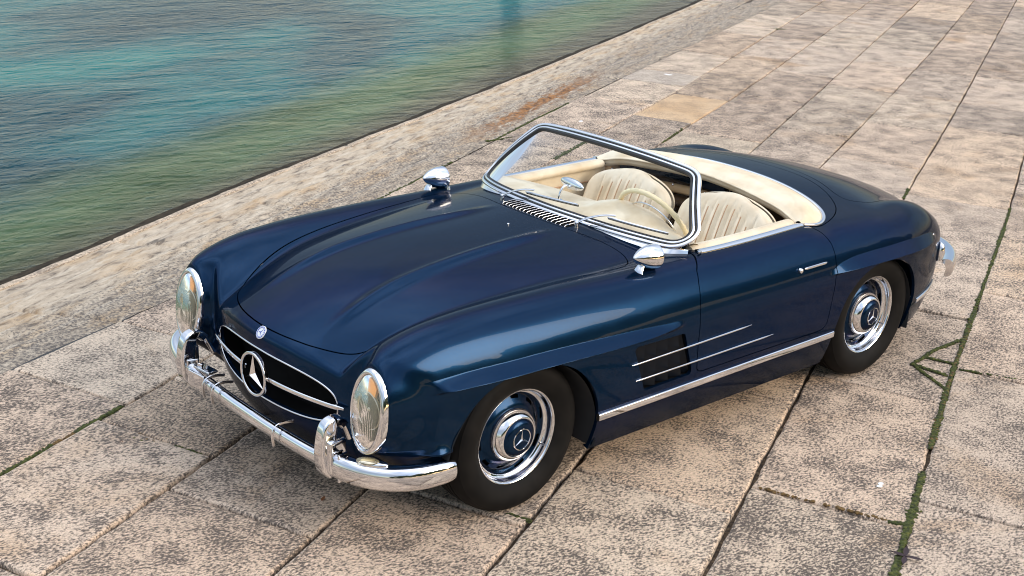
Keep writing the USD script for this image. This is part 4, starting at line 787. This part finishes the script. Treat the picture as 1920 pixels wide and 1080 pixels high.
def stone(name, tint, spots=1.0, rough=.82, orange=0.0):
    """weathered granite: pale ground with dark lichen flecks, rust and grey blooms"""
    look(name, {'geo': ('geometry', {}), 'oi': ('object_info', {}), 'mp': ('mapping', {'rotation': (0, 0, .72), 'scale': (1.0, 1.8, 1.0)}),
        'n1': ('noise_texture', {'scale': 58.0, 'detail': 8.0, 'roughness': .74, 'distortion': .2}), 'n2': ('noise_texture', {'scale': 150.0, 'detail': 4.0, 'roughness': .65}),
        'n3': ('noise_texture', {'scale': 4.5, 'detail': 7.0, 'roughness': .68}), 'rt': ('map_range', {'from_min': 0.0, 'from_max': 1.0, 'to_min': .156, 'to_max': .192}), 'n4': ('noise_texture', {'scale': 1.3, 'detail': 6.0, 'roughness': .62, 'distortion': .6}),
        'a1': ('math', {'math_type': 'multiply_add', 'value2': .36}), 'r1': ('rgb_ramp', {'ramp': [(.475, (1, 1, 1)), (.512, (.60, .60, .60)), (.545, (.02, .02, .02))]}),
        'base': ('rgb_ramp', {'ramp': [(.36, tuple(c * .72 for c in tint)), (.5, tint), (.64, tuple(min(c * 1.18, .82) for c in tint))]}),
        'warm': ('rgb_ramp', {'ramp': [(.56 - orange * .2, (0, 0, 0)), (.72, (.55 + orange * .4,) * 3)]}), 'mixw': ('mix', {'color2': (.46, .27, .12)}),
        'inv': ('invert', {}), 'mixd': ('mix', {'color2': (.092, .074, .062)}), 'sc': ('math', {'math_type': 'multiply', 'value2': .97 * spots}),
        'rv': ('map_range', {'from_min': 0.0, 'from_max': 1.0, 'to_min': .92, 'to_max': 1.07}), 'cr': ('combine_color', {}), 'mul': ('mix', {'mix_type': 'multiply', 'fac': 1.0}),
        'hb': ('math', {'math_type': 'multiply_add', 'value2': .6}), 'b': ('bump', {'strength': .75, 'distance': .004}), 'p': ('principled_bsdf', {'roughness': rough, 'specular_ior_level': .25})},
        [('geo.position', 'mp.vector'), ('mp.vector', 'n1.vector'), ('geo.position', 'n2.vector'), ('geo.position', 'n3.vector'), ('geo.position', 'n4.vector'),
         ('n3.fac', 'a1.value1'), ('n1.fac', 'a1.value3'), ('n2.fac', 'base.fac'), ('n4.fac', 'warm.fac'), ('base.color', 'mixw.color1'), ('warm.color', 'mixw.fac'),
         ('hs.value', 'r1.fac'), ('r1.color', 'inv.color'), ('inv.color', 'bw.color'), ('bw.val', 'sc.value1'), ('sc.value', 'mixd.fac'), ('mixw.color', 'mixd.color1'),
         ('oi.random', 'rv.value'), ('rv.result', 'cr.r'), ('rv.result', 'cr.g'), ('rv.result', 'cr.b'), ('mixd.color', 'mul.color1'), ('cr.color', 'mul.color2'), ('mul.color', 'p.base_color'),
         ('n2.fac', 'hb.value1'), ('n1.fac', 'hb.value3'), ('hb.value', 'b.height'), ('b.normal', 'p.normal')] if False else
        [('geo.position', 'mp.vector'), ('mp.vector', 'n1.vector'), ('geo.position', 'n2.vector'), ('geo.position', 'n3.vector'), ('geo.position', 'n4.vector'),
         ('n3.fac', 'a1.value1'), ('n1.fac', 'a1.value3'), ('a1.value', 'sub.value1'), ('sub.value', 'r1.fac'), ('n2.fac', 'base.fac'), ('n4.fac', 'warm.fac'), ('base.color', 'mixw.color1'), ('warm.color', 'mixw.fac'),
         ('r1.color', 'inv.color'), ('inv.color', 'bw.color'), ('bw.val', 'sc.value1'), ('sc.value', 'mixd.fac'), ('mixw.color', 'mixd.color1'),
         ('oi.random', 'rt.value'), ('rt.result', 'sub.value2'), ('oi.random', 'rv.value'), ('rv.result', 'cr.r'), ('rv.result', 'cr.g'), ('rv.result', 'cr.b'), ('mixd.color', 'mul.color1'), ('cr.color', 'mul.color2'), ('mul.color', 'p.base_color'),
         ('n2.fac', 'hb.value1'), ('n1.fac', 'hb.value3'), ('hb.value', 'b.height'), ('b.normal', 'p.normal')])
_look = look
def look(name, nodes, links=(), surface='p.BSDF', volume=None):
    if 'a1' in nodes: nodes = {**nodes, 'sub': ('math', {'math_type': 'subtract', 'value2': .21}), 'bw': ('rgb_to_bw', {})}
    _look(name, nodes, links, surface, volume)
TINTS = [(.66, .502, .368), (.62, .485, .365), (.67, .53, .392), (.59, .465, .352), (.66, .495, .348)]
for i_, t_ in enumerate(TINTS): stone(f'granite_{"abcde"[i_]}', t_)
stone('granite_rust', (.62, .44, .27), .55, orange=.5); stone('granite_grey', (.56, .47, .375), .7); stone('granite_pale', (.63, .505, .37), .7)
pav = path_for('pavement', '/World'); UsdGeom.Xform.Define(stage, pav); tag(stage.GetPrimAtPath(pav), kind='structure')
def slab(corners, mat, name='paving_slab', gap=.008, hh=0.0, tilt=(0, 0)):
    """one flagstone: worn outline, rounded edge"""
    c = np.array(corners, float); mid = c.mean(0); pts = []
    for k in range(4):
        a, b = c[k], c[(k + 1) % 4]; L = np.linalg.norm(b - a); n = max(4, min(16, int(L / .07))) if mid @ ES < 5 else max(3, min(7, int(L / .16))); nrm = np.array([(b - a)[1], -(b - a)[0]]) / (L + 1e-9)
        for i in range(n):
            q = i / n; w = 0 if i == 0 else rng.normal(0, .0028); pts.append(a + (b - a) * q + nrm * (gap + w) + ((b - a) / L * gap if i == 0 else 0))
    o = np.array(pts); n = len(o)
    # pull corners in a little so that they read as worn
    rings = []
    for inset, z in ((0.0, -.03), (.0, -.010), (.006, -.0025), (.016, 0.0)):
        d = mid - o; L = np.linalg.norm(d, axis=1, keepdims=True); p = o + d / L * inset; zz = z + hh + (p - mid) @ np.array(tilt); rings.append(np.column_stack([p, zz]))
    v = np.vstack(rings + [np.r_[mid, hh]]); f = gridfaces(4, n, False, True); f = np.vstack([f[:, [0, 1, 2]], f[:, [0, 2, 3]]]); top = np.array([(3 * n + i, 3 * n + (i + 1) % n, 4 * n) for i in range(n)])
    f = np.vstack([f, top]); m_ = trimesh.Trimesh(v, f, process=False)
    if m_.face_normals[-1][2] < 0: f = f[:, ::-1]
    add(name, (v, f), mat, pav, 40)
for a_, b_, cuts in STRIPS:
    cuts = list(cuts); 
    while cuts[-1] < (24 if a_ not in 'IJKL' else 14): cuts.append(cuts[-1] + rng.uniform(1.1, 1.9))
    cuts = [cuts[0] - 3.6, cuts[0] - 2.5, cuts[0] - 1.3] + cuts
    for i_, (s0, s1) in enumerate(zip(cuts, cuts[1:])):
        k0, k1 = rng.uniform(-.05, .03), 0
        sl = .06 if s0 < 3 else .02
        def P_(s, k, o): return W2(s - (sl if o else 0), line(k, s))
        cs = [P_(s0, a_, 0), P_(s1, a_, 0), P_(s1, b_, 1), P_(s0, b_, 1)]
        mt = f'granite_{"abcde"[rng.integers(0, 5)]}'
        if a_ == 'E' and abs(s0 - 6.88) < .01: mt = 'granite_rust'
        if a_ == 'F' and abs(s0 - 8.43) < .01: mt = 'granite_grey'
        if a_ == 'D' and abs(s0 - 6.05) < .01: mt = 'granite_pale'
        slab(cs, mt, gap=.0082 if s0 < 3.5 else .0065, hh=rng.uniform(-.0045, .0045), tilt=(rng.normal(0, .0015), rng.normal(0, .0015)))
look('joint_earth', {'geo': ('geometry', {}), 'n': ('noise_texture', {'scale': 45.0, 'detail': 5.0}), 'r': ('rgb_ramp', {'ramp': [(.40, (.028, .018, .010)), (.58, (.085, .055, .030)), (.68, (.20, .14, .08))]}), 'b': ('bump', {'strength': .8, 'distance': .006}), 'p': ('principled_bsdf', {'roughness': .95})},
     [('geo.position', 'n.vector'), ('n.fac', 'r.fac'), ('r.color', 'p.base_color'), ('n.fac', 'b.height'), ('b.normal', 'p.normal')])
ss, ts = np.linspace(-6, 40, 140), np.linspace(-14, 1.97, 60); S_, T_ = np.meshgrid(ss, ts, indexing='ij'); xy = W2(S_, T_); zz = -.024 + .010 * (meshkit.fbm(np.stack([S_ * 9, T_ * 9, 0 * S_], -1).reshape(-1, 3), 3, 3).reshape(S_.shape) - .5)
zz = np.where((S_ > 26) | (T_ < -7.0), zz + .020, zz)
f = gridfaces(140, 60); add('ground', (np.concatenate([xy, zz[..., None]], -1).reshape(-1, 3), np.vstack([f[:, [0, 1, 2]], f[:, [0, 2, 3]]])), 'joint_earth', kind='structure', smooth=True)

# ------------------------------------------------------------------ the worn concrete apron down to the water, with its lip and wet ledge
look('apron_stone', {'geo': ('geometry', {}), 'mp': ('mapping', {'rotation': (0, 0, -TH), 'scale': (1, 1, 1)}), 'mp2': ('mapping', {'scale': (.8, 2.6, 1)}),
    'n1': ('noise_texture', {'scale': 30.0, 'detail': 6.0, 'roughness': .65}), 'n2': ('noise_texture', {'scale': 7.0, 'detail': 9.0, 'roughness': .70, 'distortion': .4}), 'n3': ('noise_texture', {'scale': 2.2, 'detail': 6.0, 'roughness': .65}),
    'base': ('rgb_ramp', {'ramp': [(.36, (.15, .122, .095)), (.46, (.40, .325, .24)), (.62, (.55, .46, .345))]}), 'warm': ('rgb_ramp', {'ramp': [(.5, (0, 0, 0)), (.68, (.6, .6, .6))]}), 'mw': ('mix', {'color2': (.50, .33, .17)}),
    'dkm': ('map_range', {'range_type': 'smoothstep', 'from_min': 2.62, 'from_max': 2.10, 'to_min': -.10, 'to_max': .06, 'clamp': True}), 'dka': ('math', {'math_type': 'add'}), 'nf': ('noise_texture', {'scale': 60.0, 'detail': 6.0, 'roughness': .66, 'distortion': .3}), 'dk': ('rgb_ramp', {'ramp': [(.50, (0, 0, 0)), (.57, (.5, .5, .5)), (.64, (.9, .9, .9))]}), 'md': ('mix', {'color2': (.11, .095, .085)}),
    'sep': ('separate_xyz', {}), 'd1': ('math', {'math_type': 'subtract', 'value2': 2.02}), 'd1a': ('math', {'math_type': 'absolute'}), 'dn': ('math', {'math_type': 'multiply_add', 'value2': .55}), 'ru': ('map_range', {'from_min': .395, 'from_max': .31, 'to_min': 0.0, 'to_max': 1.0, 'clamp': True}),
    'sx': ('math', {'math_type': 'subtract', 'value2': 6.9}), 'sxa': ('math', {'math_type': 'absolute'}), 'sm': ('map_range', {'from_min': 1.9, 'from_max': .7, 'to_min': 0.0, 'to_max': 1.0, 'clamp': True}), 'rm': ('math', {'math_type': 'multiply'}),
    'rc': ('rgb_ramp', {'ramp': [(.42, (.11, .06, .035)), (.58, (.36, .17, .06))]}), 'mr': ('mix', {}),
    'b': ('bump', {'strength': .8, 'distance': .008}), 'p': ('principled_bsdf', {'roughness': .85, 'specular_ior_level': .25})},
    [('geo.position', 'mp.vector'), ('mp.vector', 'mp2.vector'), ('geo.position', 'n1.vector'), ('mp2.vector', 'n2.vector'), ('mp2.vector', 'n3.vector'), ('n2.fac', 'base.fac'), ('n3.fac', 'warm.fac'), ('base.color', 'mw.color1'), ('warm.color', 'mw.fac'),
     ('geo.position', 'nf.vector'), ('sep.y', 'dkm.value'), ('nf.fac', 'dka.value1'), ('dkm.result', 'dka.value2'), ('dka.value', 'dk.fac'), ('dk.color', 'md.fac'), ('mw.color', 'md.color1'), ('mp.vector', 'sep.vector'), ('sep.y', 'd1.value1'), ('d1.value', 'd1a.value1'), ('n2.fac', 'dn.value1'), ('d1a.value', 'dn.value3'), ('dn.value', 'ru.value'),
     ('sep.x', 'sx.value1'), ('sx.value', 'sxa.value1'), ('sxa.value', 'sm.value'), ('ru.result', 'rm.value1'), ('sm.result', 'rm.value2'), ('rm.value', 'mr.fac'), ('n1.fac', 'rc.fac'), ('rc.color', 'mr.color2'), ('md.color', 'mr.color1'), ('mr.color', 'p.base_color'),
     ('n2.fac', 'b.height'), ('b.normal', 'p.normal')])
def edge_t(s): return np.interp(s, [-6, 1.2, 3, 5, 8.4, 14, 40], [2.97, 2.93, 2.92, 2.83, 2.70, 2.60, 2.4]) 
ss = np.r_[np.arange(-3.5, -1.5, .05), np.arange(-1.5, 9, .013), np.arange(9, 40, .10)]; u_ = np.linspace(0, 1, 56)
S_, U_ = np.meshgrid(ss, u_, indexing='ij'); t0 = line('F', ss)[:, None]; t1 = (edge_t(ss) + .012 * (meshkit.fbm(np.stack([ss * 2.2, 0 * ss, 0 * ss], -1), 4, 9) - .5) * 2)[:, None]
T_ = t0 + .006 + (t1 - t0 - .006) * U_; q = np.stack([S_ * 1.1, T_ * 14, 0 * S_], -1).reshape(-1, 3)
rel = (meshkit.fbm(q, 4, 2).reshape(S_.shape) - .5); fine = (meshkit.fbm(np.stack([S_ * 14, T_ * 20, 0 * S_], -1).reshape(-1, 3), 4, 12).reshape(S_.shape) - .5)
step = np.zeros_like(U_); groove = np.zeros_like(U_)
for ut, hs, sd in ((.20, .012, 41), (.40, .016, 42), (.55, .012, 43), (.70, .016, 44), (.84, .012, 45)):
    un = ut + .10 * (meshkit.fbm(np.stack([ss * 1.1, 0 * ss, 0 * ss], -1), 4, sd) - .5)[:, None]; step -= hs * sstep(-.012, .012, U_ - un)
for s0_ in (.55, 1.85, 2.95, 3.9, 4.75, 5.9, 7.2, 8.4, 9.8):
    u0_, u1_ = (0, 1.0) if rng.random() < .5 else (0, rng.uniform(.4, .75))
    sc_ = s0_ + .05 * (meshkit.fbm(np.stack([u_ * 5, 0 * u_ + s0_, 0 * u_], -1), 3, 46) - .5)[None, :] - .12 * U_; groove -= .024 * np.exp(-((S_ - sc_) / .015) ** 2) * (U_ >= u0_) * (U_ <= u1_)
Zs = step + groove + .048 - .004 - .028 * U_ ** 1.3 - .048 * (1 - U_) + (rel * .020 + fine * .012) * np.sin(np.clip(U_ * 1.02, 0, 1) * PI) ** .4 - .004
lipz = Zs[:, -1:]; xy = W2(S_, T_)
extra = [(0.012, -.012), (.020, -.05), (.022, -.40)]; rows = [np.concatenate([xy, Zs[..., None]], -1)] + [np.concatenate([W2(ss[:, None], t1 + a), lipz[..., None] * 1 + b], -1) for a, b in extra]
V_ = np.concatenate(rows, 1); f = gridfaces(len(ss), V_.shape[1]); add('quay_apron', (V_.reshape(-1, 3), np.vstack([f[:, [0, 1, 2]], f[:, [0, 2, 3]]])), 'apron_stone', kind='structure', smooth=50)
ue = np.array([(-.050, -.03), (-.046, .004), (-.030, .009), (-.004, .008), (.012, .000), (.016, -.014), (.014, -.06)]); wob = .010 * (meshkit.fbm(np.stack([ss * 3.1, 0 * ss + 4, 0 * ss], -1), 4, 31) - .5); hw = .012 * (meshkit.fbm(np.stack([ss * 5, 0 * ss + 9, 0 * ss], -1), 3, 33) - .5)
rows = [np.concatenate([W2(ss, t1[:, 0] + a + (wob if k_ < 3 else .5 * wob)), lipz + b + hw[:, None]], -1) for k_, (a, b) in enumerate(ue)]
V_ = np.stack(rows, 1); f = gridfaces(len(ss), len(ue)); add('quay_edging', (V_.reshape(-1, 3), np.vstack([f[:, [0, 1, 2]], f[:, [0, 2, 3]]])), 'granite_pale', kind='structure', smooth=50)
look('wet_stone', {'geo': ('geometry', {}), 'n': ('noise_texture', {'scale': 18.0, 'detail': 5.0}), 'r': ('rgb_ramp', {'ramp': [(.35, (.018, .013, .008)), (.7, (.060, .044, .028))]}), 'p': ('principled_bsdf', {'roughness': .7, 'specular_ior_level': .05})}, [('geo.position', 'n.vector'), ('n.fac', 'r.fac'), ('r.color', 'p.base_color')])
ul = np.linspace(0, 1, 6); S_, U_ = np.meshgrid(ss, ul, indexing='ij'); T_ = t1 + .016 + .34 * U_; Zs = -.062 - .10 * U_ + .020 * (meshkit.fbm(np.stack([S_ * 3, T_ * 5, 0 * S_], -1).reshape(-1, 3), 4, 21).reshape(S_.shape) - .5)
f = gridfaces(len(ss), 6); add('quay_ledge', (np.concatenate([W2(S_, T_), Zs[..., None]], -1).reshape(-1, 3), np.vstack([f[:, [0, 1, 2]], f[:, [0, 2, 3]]])), 'wet_stone', kind='structure', smooth=True)

# ------------------------------------------------------------------ water: clear and shallow over sand and weed, deeper away from the quay
WZ = -.105
look('lake_water', {'geo': ('geometry', {}), 'mp': ('mapping', {'rotation': (0, 0, -TH)}), 'sep': ('separate_xyz', {}),
    'mpa': ('mapping', {'scale': (.24, .46, 1)}), 'na': ('noise_texture', {'scale': 1.0, 'detail': 4.0, 'roughness': .5, 'distortion': .5}), 'mpb': ('mapping', {'scale': (.55, 1.4, 1)}), 'nb': ('noise_texture', {'scale': 1.0, 'detail': 6.0, 'roughness': .6}),
    'deep': ('rgb_ramp', {'ramp': [(.34, (.002, .022, .033)), (.46, (.003, .037, .050)), (.56, (.005, .074, .084)), (.70, (.008, .125, .122))]}),
    'near': ('rgb_ramp', {'ramp': [(.30, (.022, .042, .014)), (.60, (.050, .090, .042))]}),
    'w': ('math', {'math_type': 'multiply_add', 'value2': .9}), 'mrn': ('map_range', {'range_type': 'smoothstep', 'from_min': 4.15, 'from_max': 5.0, 'to_min': 0.0, 'to_max': 1.0, 'clamp': True}), 'mx': ('mix', {}),
    'mre': ('map_range', {'range_type': 'smoothstep', 'from_min': 2.95, 'from_max': 3.55, 'to_min': 1.0, 'to_max': 0.0, 'clamp': True}), 'mx2': ('mix', {'color2': (.040, .034, .022)}),
    'mw1': ('mapping', {'rotation': (0, 0, .62), 'scale': (5.0, 11.0, 1)}), 'w1': ('noise_texture', {'scale': 1.0, 'detail': 5.0, 'roughness': .60, 'distortion': .6}), 'mw2': ('mapping', {'rotation': (0, 0, .8), 'scale': (1.3, 2.7, 1)}), 'w2': ('noise_texture', {'scale': 1.0, 'detail': 3.0, 'distortion': .4}),
    'wa': ('math', {'math_type': 'multiply_add', 'value2': 2.2}), 'b': ('bump', {'strength': 1.0, 'distance': .046}), 'p': ('principled_bsdf', {'roughness': .03, 'ior': 1.333, 'specular_ior_level': .14})},
    [('geo.position', 'mp.vector'), ('mp.vector', 'sep.vector'), ('mp.vector', 'mpa.vector'), ('mpa.vector', 'na.vector'), ('mp.vector', 'mpb.vector'), ('mpb.vector', 'nb.vector'), ('na.fac', 'deep.fac'), ('nb.fac', 'near.fac'),
     ('nb.fac', 'w.value1'), ('sep.y', 'w.value3'), ('w.value', 'mrn.value'), ('mrn.result', 'mx.fac'), ('near.color', 'mx.color1'), ('deep.color', 'mx.color2'), ('sep.y', 'mre.value'), ('mre.result', 'mx2.fac'), ('mx.color', 'mx2.color1'), ('mx2.color', 'p.base_color'),
     ('geo.position', 'mw1.vector'), ('mw1.vector', 'w1.vector'), ('geo.position', 'mw2.vector'), ('mw2.vector', 'w2.vector'), ('w2.fac', 'wa.value1'), ('w1.fac', 'wa.value3'), ('wa.value', 'b.height'), ('b.normal', 'p.normal')])
ws_s, ws_t = np.linspace(-60, 160, 12), np.r_[2.5, 3, 6, 12, 30, 80, 160]; S_, T_ = np.meshgrid(ws_s, ws_t, indexing='ij'); f = gridfaces(12, 7)
add('water', (np.concatenate([W2(S_, T_), np.full(S_.shape + (1,), WZ)], -1).reshape(-1, 3), np.vstack([f[:, [0, 1, 2]], f[:, [0, 2, 3]]])), 'lake_water', kind='structure')

# ------------------------------------------------------------------ moss in the joints
look('moss_green', {'geo': ('geometry', {}), 'n': ('noise_texture', {'scale': 60.0, 'detail': 4.0}), 'r': ('rgb_ramp', {'ramp': [(.35, (.020, .024, .006)), (.55, (.050, .062, .009)), (.7, (.11, .11, .025))]}), 'p': ('principled_bsdf', {'roughness': .95})}, [('geo.position', 'n.vector'), ('n.fac', 'r.fac'), ('r.color', 'p.base_color')])
look('dry_moss', {'geo': ('geometry', {}), 'n': ('noise_texture', {'scale': 60.0, 'detail': 4.0}), 'r': ('rgb_ramp', {'ramp': [(.35, (.06, .035, .012)), (.7, (.20, .12, .04))]}), 'p': ('principled_bsdf', {'roughness': .95})}, [('geo.position', 'n.vector'), ('n.fac', 'r.fac'), ('r.color', 'p.base_color')])
def moss(pts, width, dens, hgt=.006, z0=-.004):
    out = []; p = np.array(pts, float); seg = np.linalg.norm(np.diff(p, axis=0), axis=1); tot = seg.sum(); n = int(tot * dens); cum = np.r_[0, np.cumsum(seg)]
    for q in rng.uniform(0, tot, n):
        i = min(np.searchsorted(cum, q, 'right') - 1, len(seg) - 1); a = p[i] + (p[i + 1] - p[i]) * (q - cum[i]) / seg[i]
        if meshkit.noise(np.array([[a[0] * 4, a[1] * 4, 3.3]]), 5)[0] < .20: continue
        wv = .25 + 1.3 * meshkit.noise(np.array([[a[0] * 9, a[1] * 9, 7.7]]), 6)[0]; xy = W2(a[0] + rng.normal(0, .003), a[1] + rng.normal(0, width * .35 * wv)); r_ = rng.uniform(.0035, .0085)
        out.append(sphere(r_, (xy[0], xy[1], z0 + rng.uniform(0, hgt)), 1, (rng.uniform(.8, 1.6), rng.uniform(.8, 1.6), rng.uniform(.5, 1.0))))
    return out
ml = []
def along(k, s0, s1): s = np.linspace(s0, s1, 12); return np.stack([s, line(k, s)], 1)
ml += moss(along('A', -.25, 1.0), .015, 900) + moss(along('A', .25, .45), .03, 900) + moss(along('A', 1.0, 3.1), .014, 800) + moss(along('A', 3.1, 5.6), .010, 220) + moss(along('A', 4.6, 5.0), .02, 400) + moss(along('E', -1.6, -.75), .014, 420) + moss(along('E', -.62, -.30), .016, 1000)
ml += moss([(-.50, 1.20), (-.52, 1.1), (-.55, .98)], .02, 500) + moss([(-.52, .82), (-.53, .68)], .012, 500) + moss([(-.38, -.70), (-.39, -.80)], .016, 900) + moss([(.30, -2.14), (.31, -2.2)], .014, 900)
ml += moss([(2.57, -2.2), (2.33, -2.08), (2.18, -2.04), (2.09, -2.0)], .006, 700, .005, .0) + moss([(2.09, -2.0), (2.05, -2.1), (2.02, -2.19)], .009, 900, .005, .0) + moss([(2.09, -2.0), (1.96, -2.1), (1.84, -2.2)], .004, 500, .005, .0) + moss([(2.22, -2.06), (2.20, -2.2)], .006, 600, .005, .0)
ml += moss(along('F', 5.3, 7.0), .018, 260) + moss(along('F', 3.2, 4.6), .016, 120) + moss(along('E', 5.0, 5.7), .03, 320) + moss([(5.22, 1.85), (5.45, 1.72)], .02, 300) + moss(along('C', 4.85, 5.15), .02, 300) + moss(along('B', 5.4, 5.7), .012, 300) + moss([(12.66, 1.07), (12.72, .95)], .06, 500) + moss(along('D', 6.0, 6.6), .014, 260) + moss([(2.15, -2.25), (2.16, -2.9)], .008, 200)
add('moss', cat(*ml), 'moss_green', smooth=True, kind='stuff', label='green moss growing in the joints between the paving slabs', cat='moss')
dl = moss([(-.50, 1.05), (-.53, .92)], .03, 700) + moss(along('E', -.75, -.62), .012, 300) + moss(along('A', .9, 2.9), .012, 180) + moss([(.34, -1.58), (.31, -2.15)], .005, 120, .003, -.006)
add('dry_moss', cat(*dl), 'dry_moss', smooth=True, kind='stuff', label='brown dried moss along the paving joints', cat='dry moss')

# ------------------------------------------------------------------ small litter
plain('dead_leaf', (.20, .075, .025), .7); plain('dark_leaf', (.035, .020, .024), .8); plain('white_fleck', (.78, .78, .76), .8)
def leaf(s, t, L, w, ang, mat, label, curl=.25):
    u_ = np.linspace(0, 1, 12); wd = w * np.sin(u_ * PI) ** .8 * (1 - .3 * u_); v = []
    for q, ww in zip(u_, wd):
        for k_ in (-1, -.5, 0, .5, 1): v.append((L * (q - .5), ww * k_, .004 + curl * L * ((q - .5) ** 2) + .35 * ww * abs(k_)))
    f = gridfaces(12, 5); xy = W2(s, t); M_ = rot([0, 0, 1], ang)
    add('fallen_leaf', (np.array(v) @ M_.T + [xy[0], xy[1], .001], np.vstack([f[:, [0, 1, 2]], f[:, [0, 2, 3]]])), mat, smooth=True, label=label, cat='leaf')
leaf(-.63, .02, .045, .009, .70, 'dead_leaf', 'rust brown curled leaf on a pale slab left of the front bumper')
leaf(-.60, 1.05, .022, .008, 1.5, 'dead_leaf', 'tiny brown leaf scrap on the slab beside the white fleck at the left')
def blackleaf():
    out = []
    for a_, L in ((.5, .075), (1.9, .055), (3.6, .080), (5.1, .07)):
        u_ = np.linspace(0, 1, 8); w = .011 * np.sin(np.clip(u_ * 1.1, 0, 1) * PI) ** .6; v = np.array([(L * q, ww * k_, .006 + .06 * L * q + .004 * abs(k_)) for q, ww in zip(u_, w) for k_ in (-1, 0, 1)])
        f = gridfaces(8, 3); out.append(tr((v, np.vstack([f[:, [0, 1, 2]], f[:, [0, 2, 3]]])), rot([0, 0, 1], a_)))
    xy = W2(.03, -2.235); add('fallen_leaf', tr(cat(*out), t=(xy[0], xy[1], .001)), 'dark_leaf', smooth=True, label='blackish shrivelled leaf with spread lobes lying across the mossy joint', cat='leaf')
blackleaf()
def fleck(s, t, r_, label, n=5):
    out = []
    for k in range(n): out.append(sphere(r_ * rng.uniform(.35, .8), (rng.normal(0, r_ * .6), rng.normal(0, r_ * .5), .0), 2, (1.2, .9, .12)))
    xy = W2(s, t); add('bird_dropping', tr(cat(*out), t=(xy[0], xy[1], .0022)), 'white_fleck', smooth=True, label=label, cat='bird dropping')
fleck(-.71, .93, .014, 'white bird dropping on the slab left of the car'); fleck(.61, -2.05, .016, 'bright white bird dropping on the slab near the mossy joint at the right')
fleck(6.35, 1.42, .03, 'white bird dropping on the paving beyond the windscreen'); fleck(8.9, 1.35, .03, 'white bird dropping on the grey slab in the distance')

# ------------------------------------------------------------------ beyond the frame, seen mirrored in the paint, the chrome and the water
def post(px, py, D, r_, label):
    """stands in the water where its mirror image reaches the given picture point at the horizontal distance D"""
    v = (px - 960) / FPX * _r2 + (540 - py) / FPX * _u2 + _d; v = v / np.linalg.norm(v[:2]); p = CAM_POS + v * D; h = 2 * WZ - p[2]
    c = np.array([p[0], p[1], 0]); t_ = thing('mooring_post', label, 'post', (p[0], p[1], WZ))
    zz = np.linspace(-1.2, h - WZ, 14); add('timber', sweep(np.stack([.02 * np.sin(zz * 2), 0 * zz, zz], 1), circ(1, 14), up=(1, 0, 0), scale=r_ * (1.05 - .08 * (zz + 1.2) / (h + 1.2))), 'post_wood', t_, 50)
    add('cap', cyl((0, 0, h - WZ), (0, 0, h - WZ + .06), r_ * 1.08, 14, r_ * .6), 'satin_metal', t_)
look('post_wood', {'geo': ('geometry', {}), 'm': ('mapping', {'scale': (20, 20, 2)}), 'n': ('noise_texture', {'scale': 1.0, 'detail': 5.0}), 'r': ('rgb_ramp', {'ramp': [(.35, (.025, .022, .010)), (.7, (.10, .085, .035))]}), 'p': ('principled_bsdf', {'roughness': .9})}, [('geo.position', 'm.vector'), ('m.vector', 'n.vector'), ('n.fac', 'r.fac'), ('r.color', 'p.base_color')])
post(950, 112, 25.0, .17, 'weathered mooring post in the water, mirrored dark near the top edge')
look('wood_foliage', {'geo': ('geometry', {}), 'n': ('noise_texture', {'scale': .8, 'detail': 6.0}), 'r': ('rgb_ramp', {'ramp': [(.35, (.018, .026, .010)), (.65, (.055, .070, .025))]}), 'p': ('principled_bsdf', {'roughness': .9})}, [('geo.position', 'n.vector'), ('n.fac', 'r.fac'), ('r.color', 'p.base_color')])
tl = []
for k in range(220):
    a_ = rng.uniform(-40, 110); b_ = rng.uniform(-58, -46); R_ = rng.uniform(2.0, 4.2); hh_ = 5 + 11 * meshkit.fbm(np.array([[a_ * .06, 1.3, 0]]), 3, 8)[0]
    m_ = trimesh.creation.icosphere(2, 1.0); v = m_.vertices * (1 + .35 * (meshkit.fbm(m_.vertices * 2.2 + k, 3, k)[:, None] - .5) * 2); tl.append((v * [R_, R_, R_ * 1.2] + [a_, b_, hh_ * rng.uniform(.25, 1.0)], np.asarray(m_.faces)))
add('distant_wood', cat(*tl), 'wood_foliage', smooth=True, kind='stuff', label='dark line of trees across the quay, mirrored in the flank of the car', cat='wood')
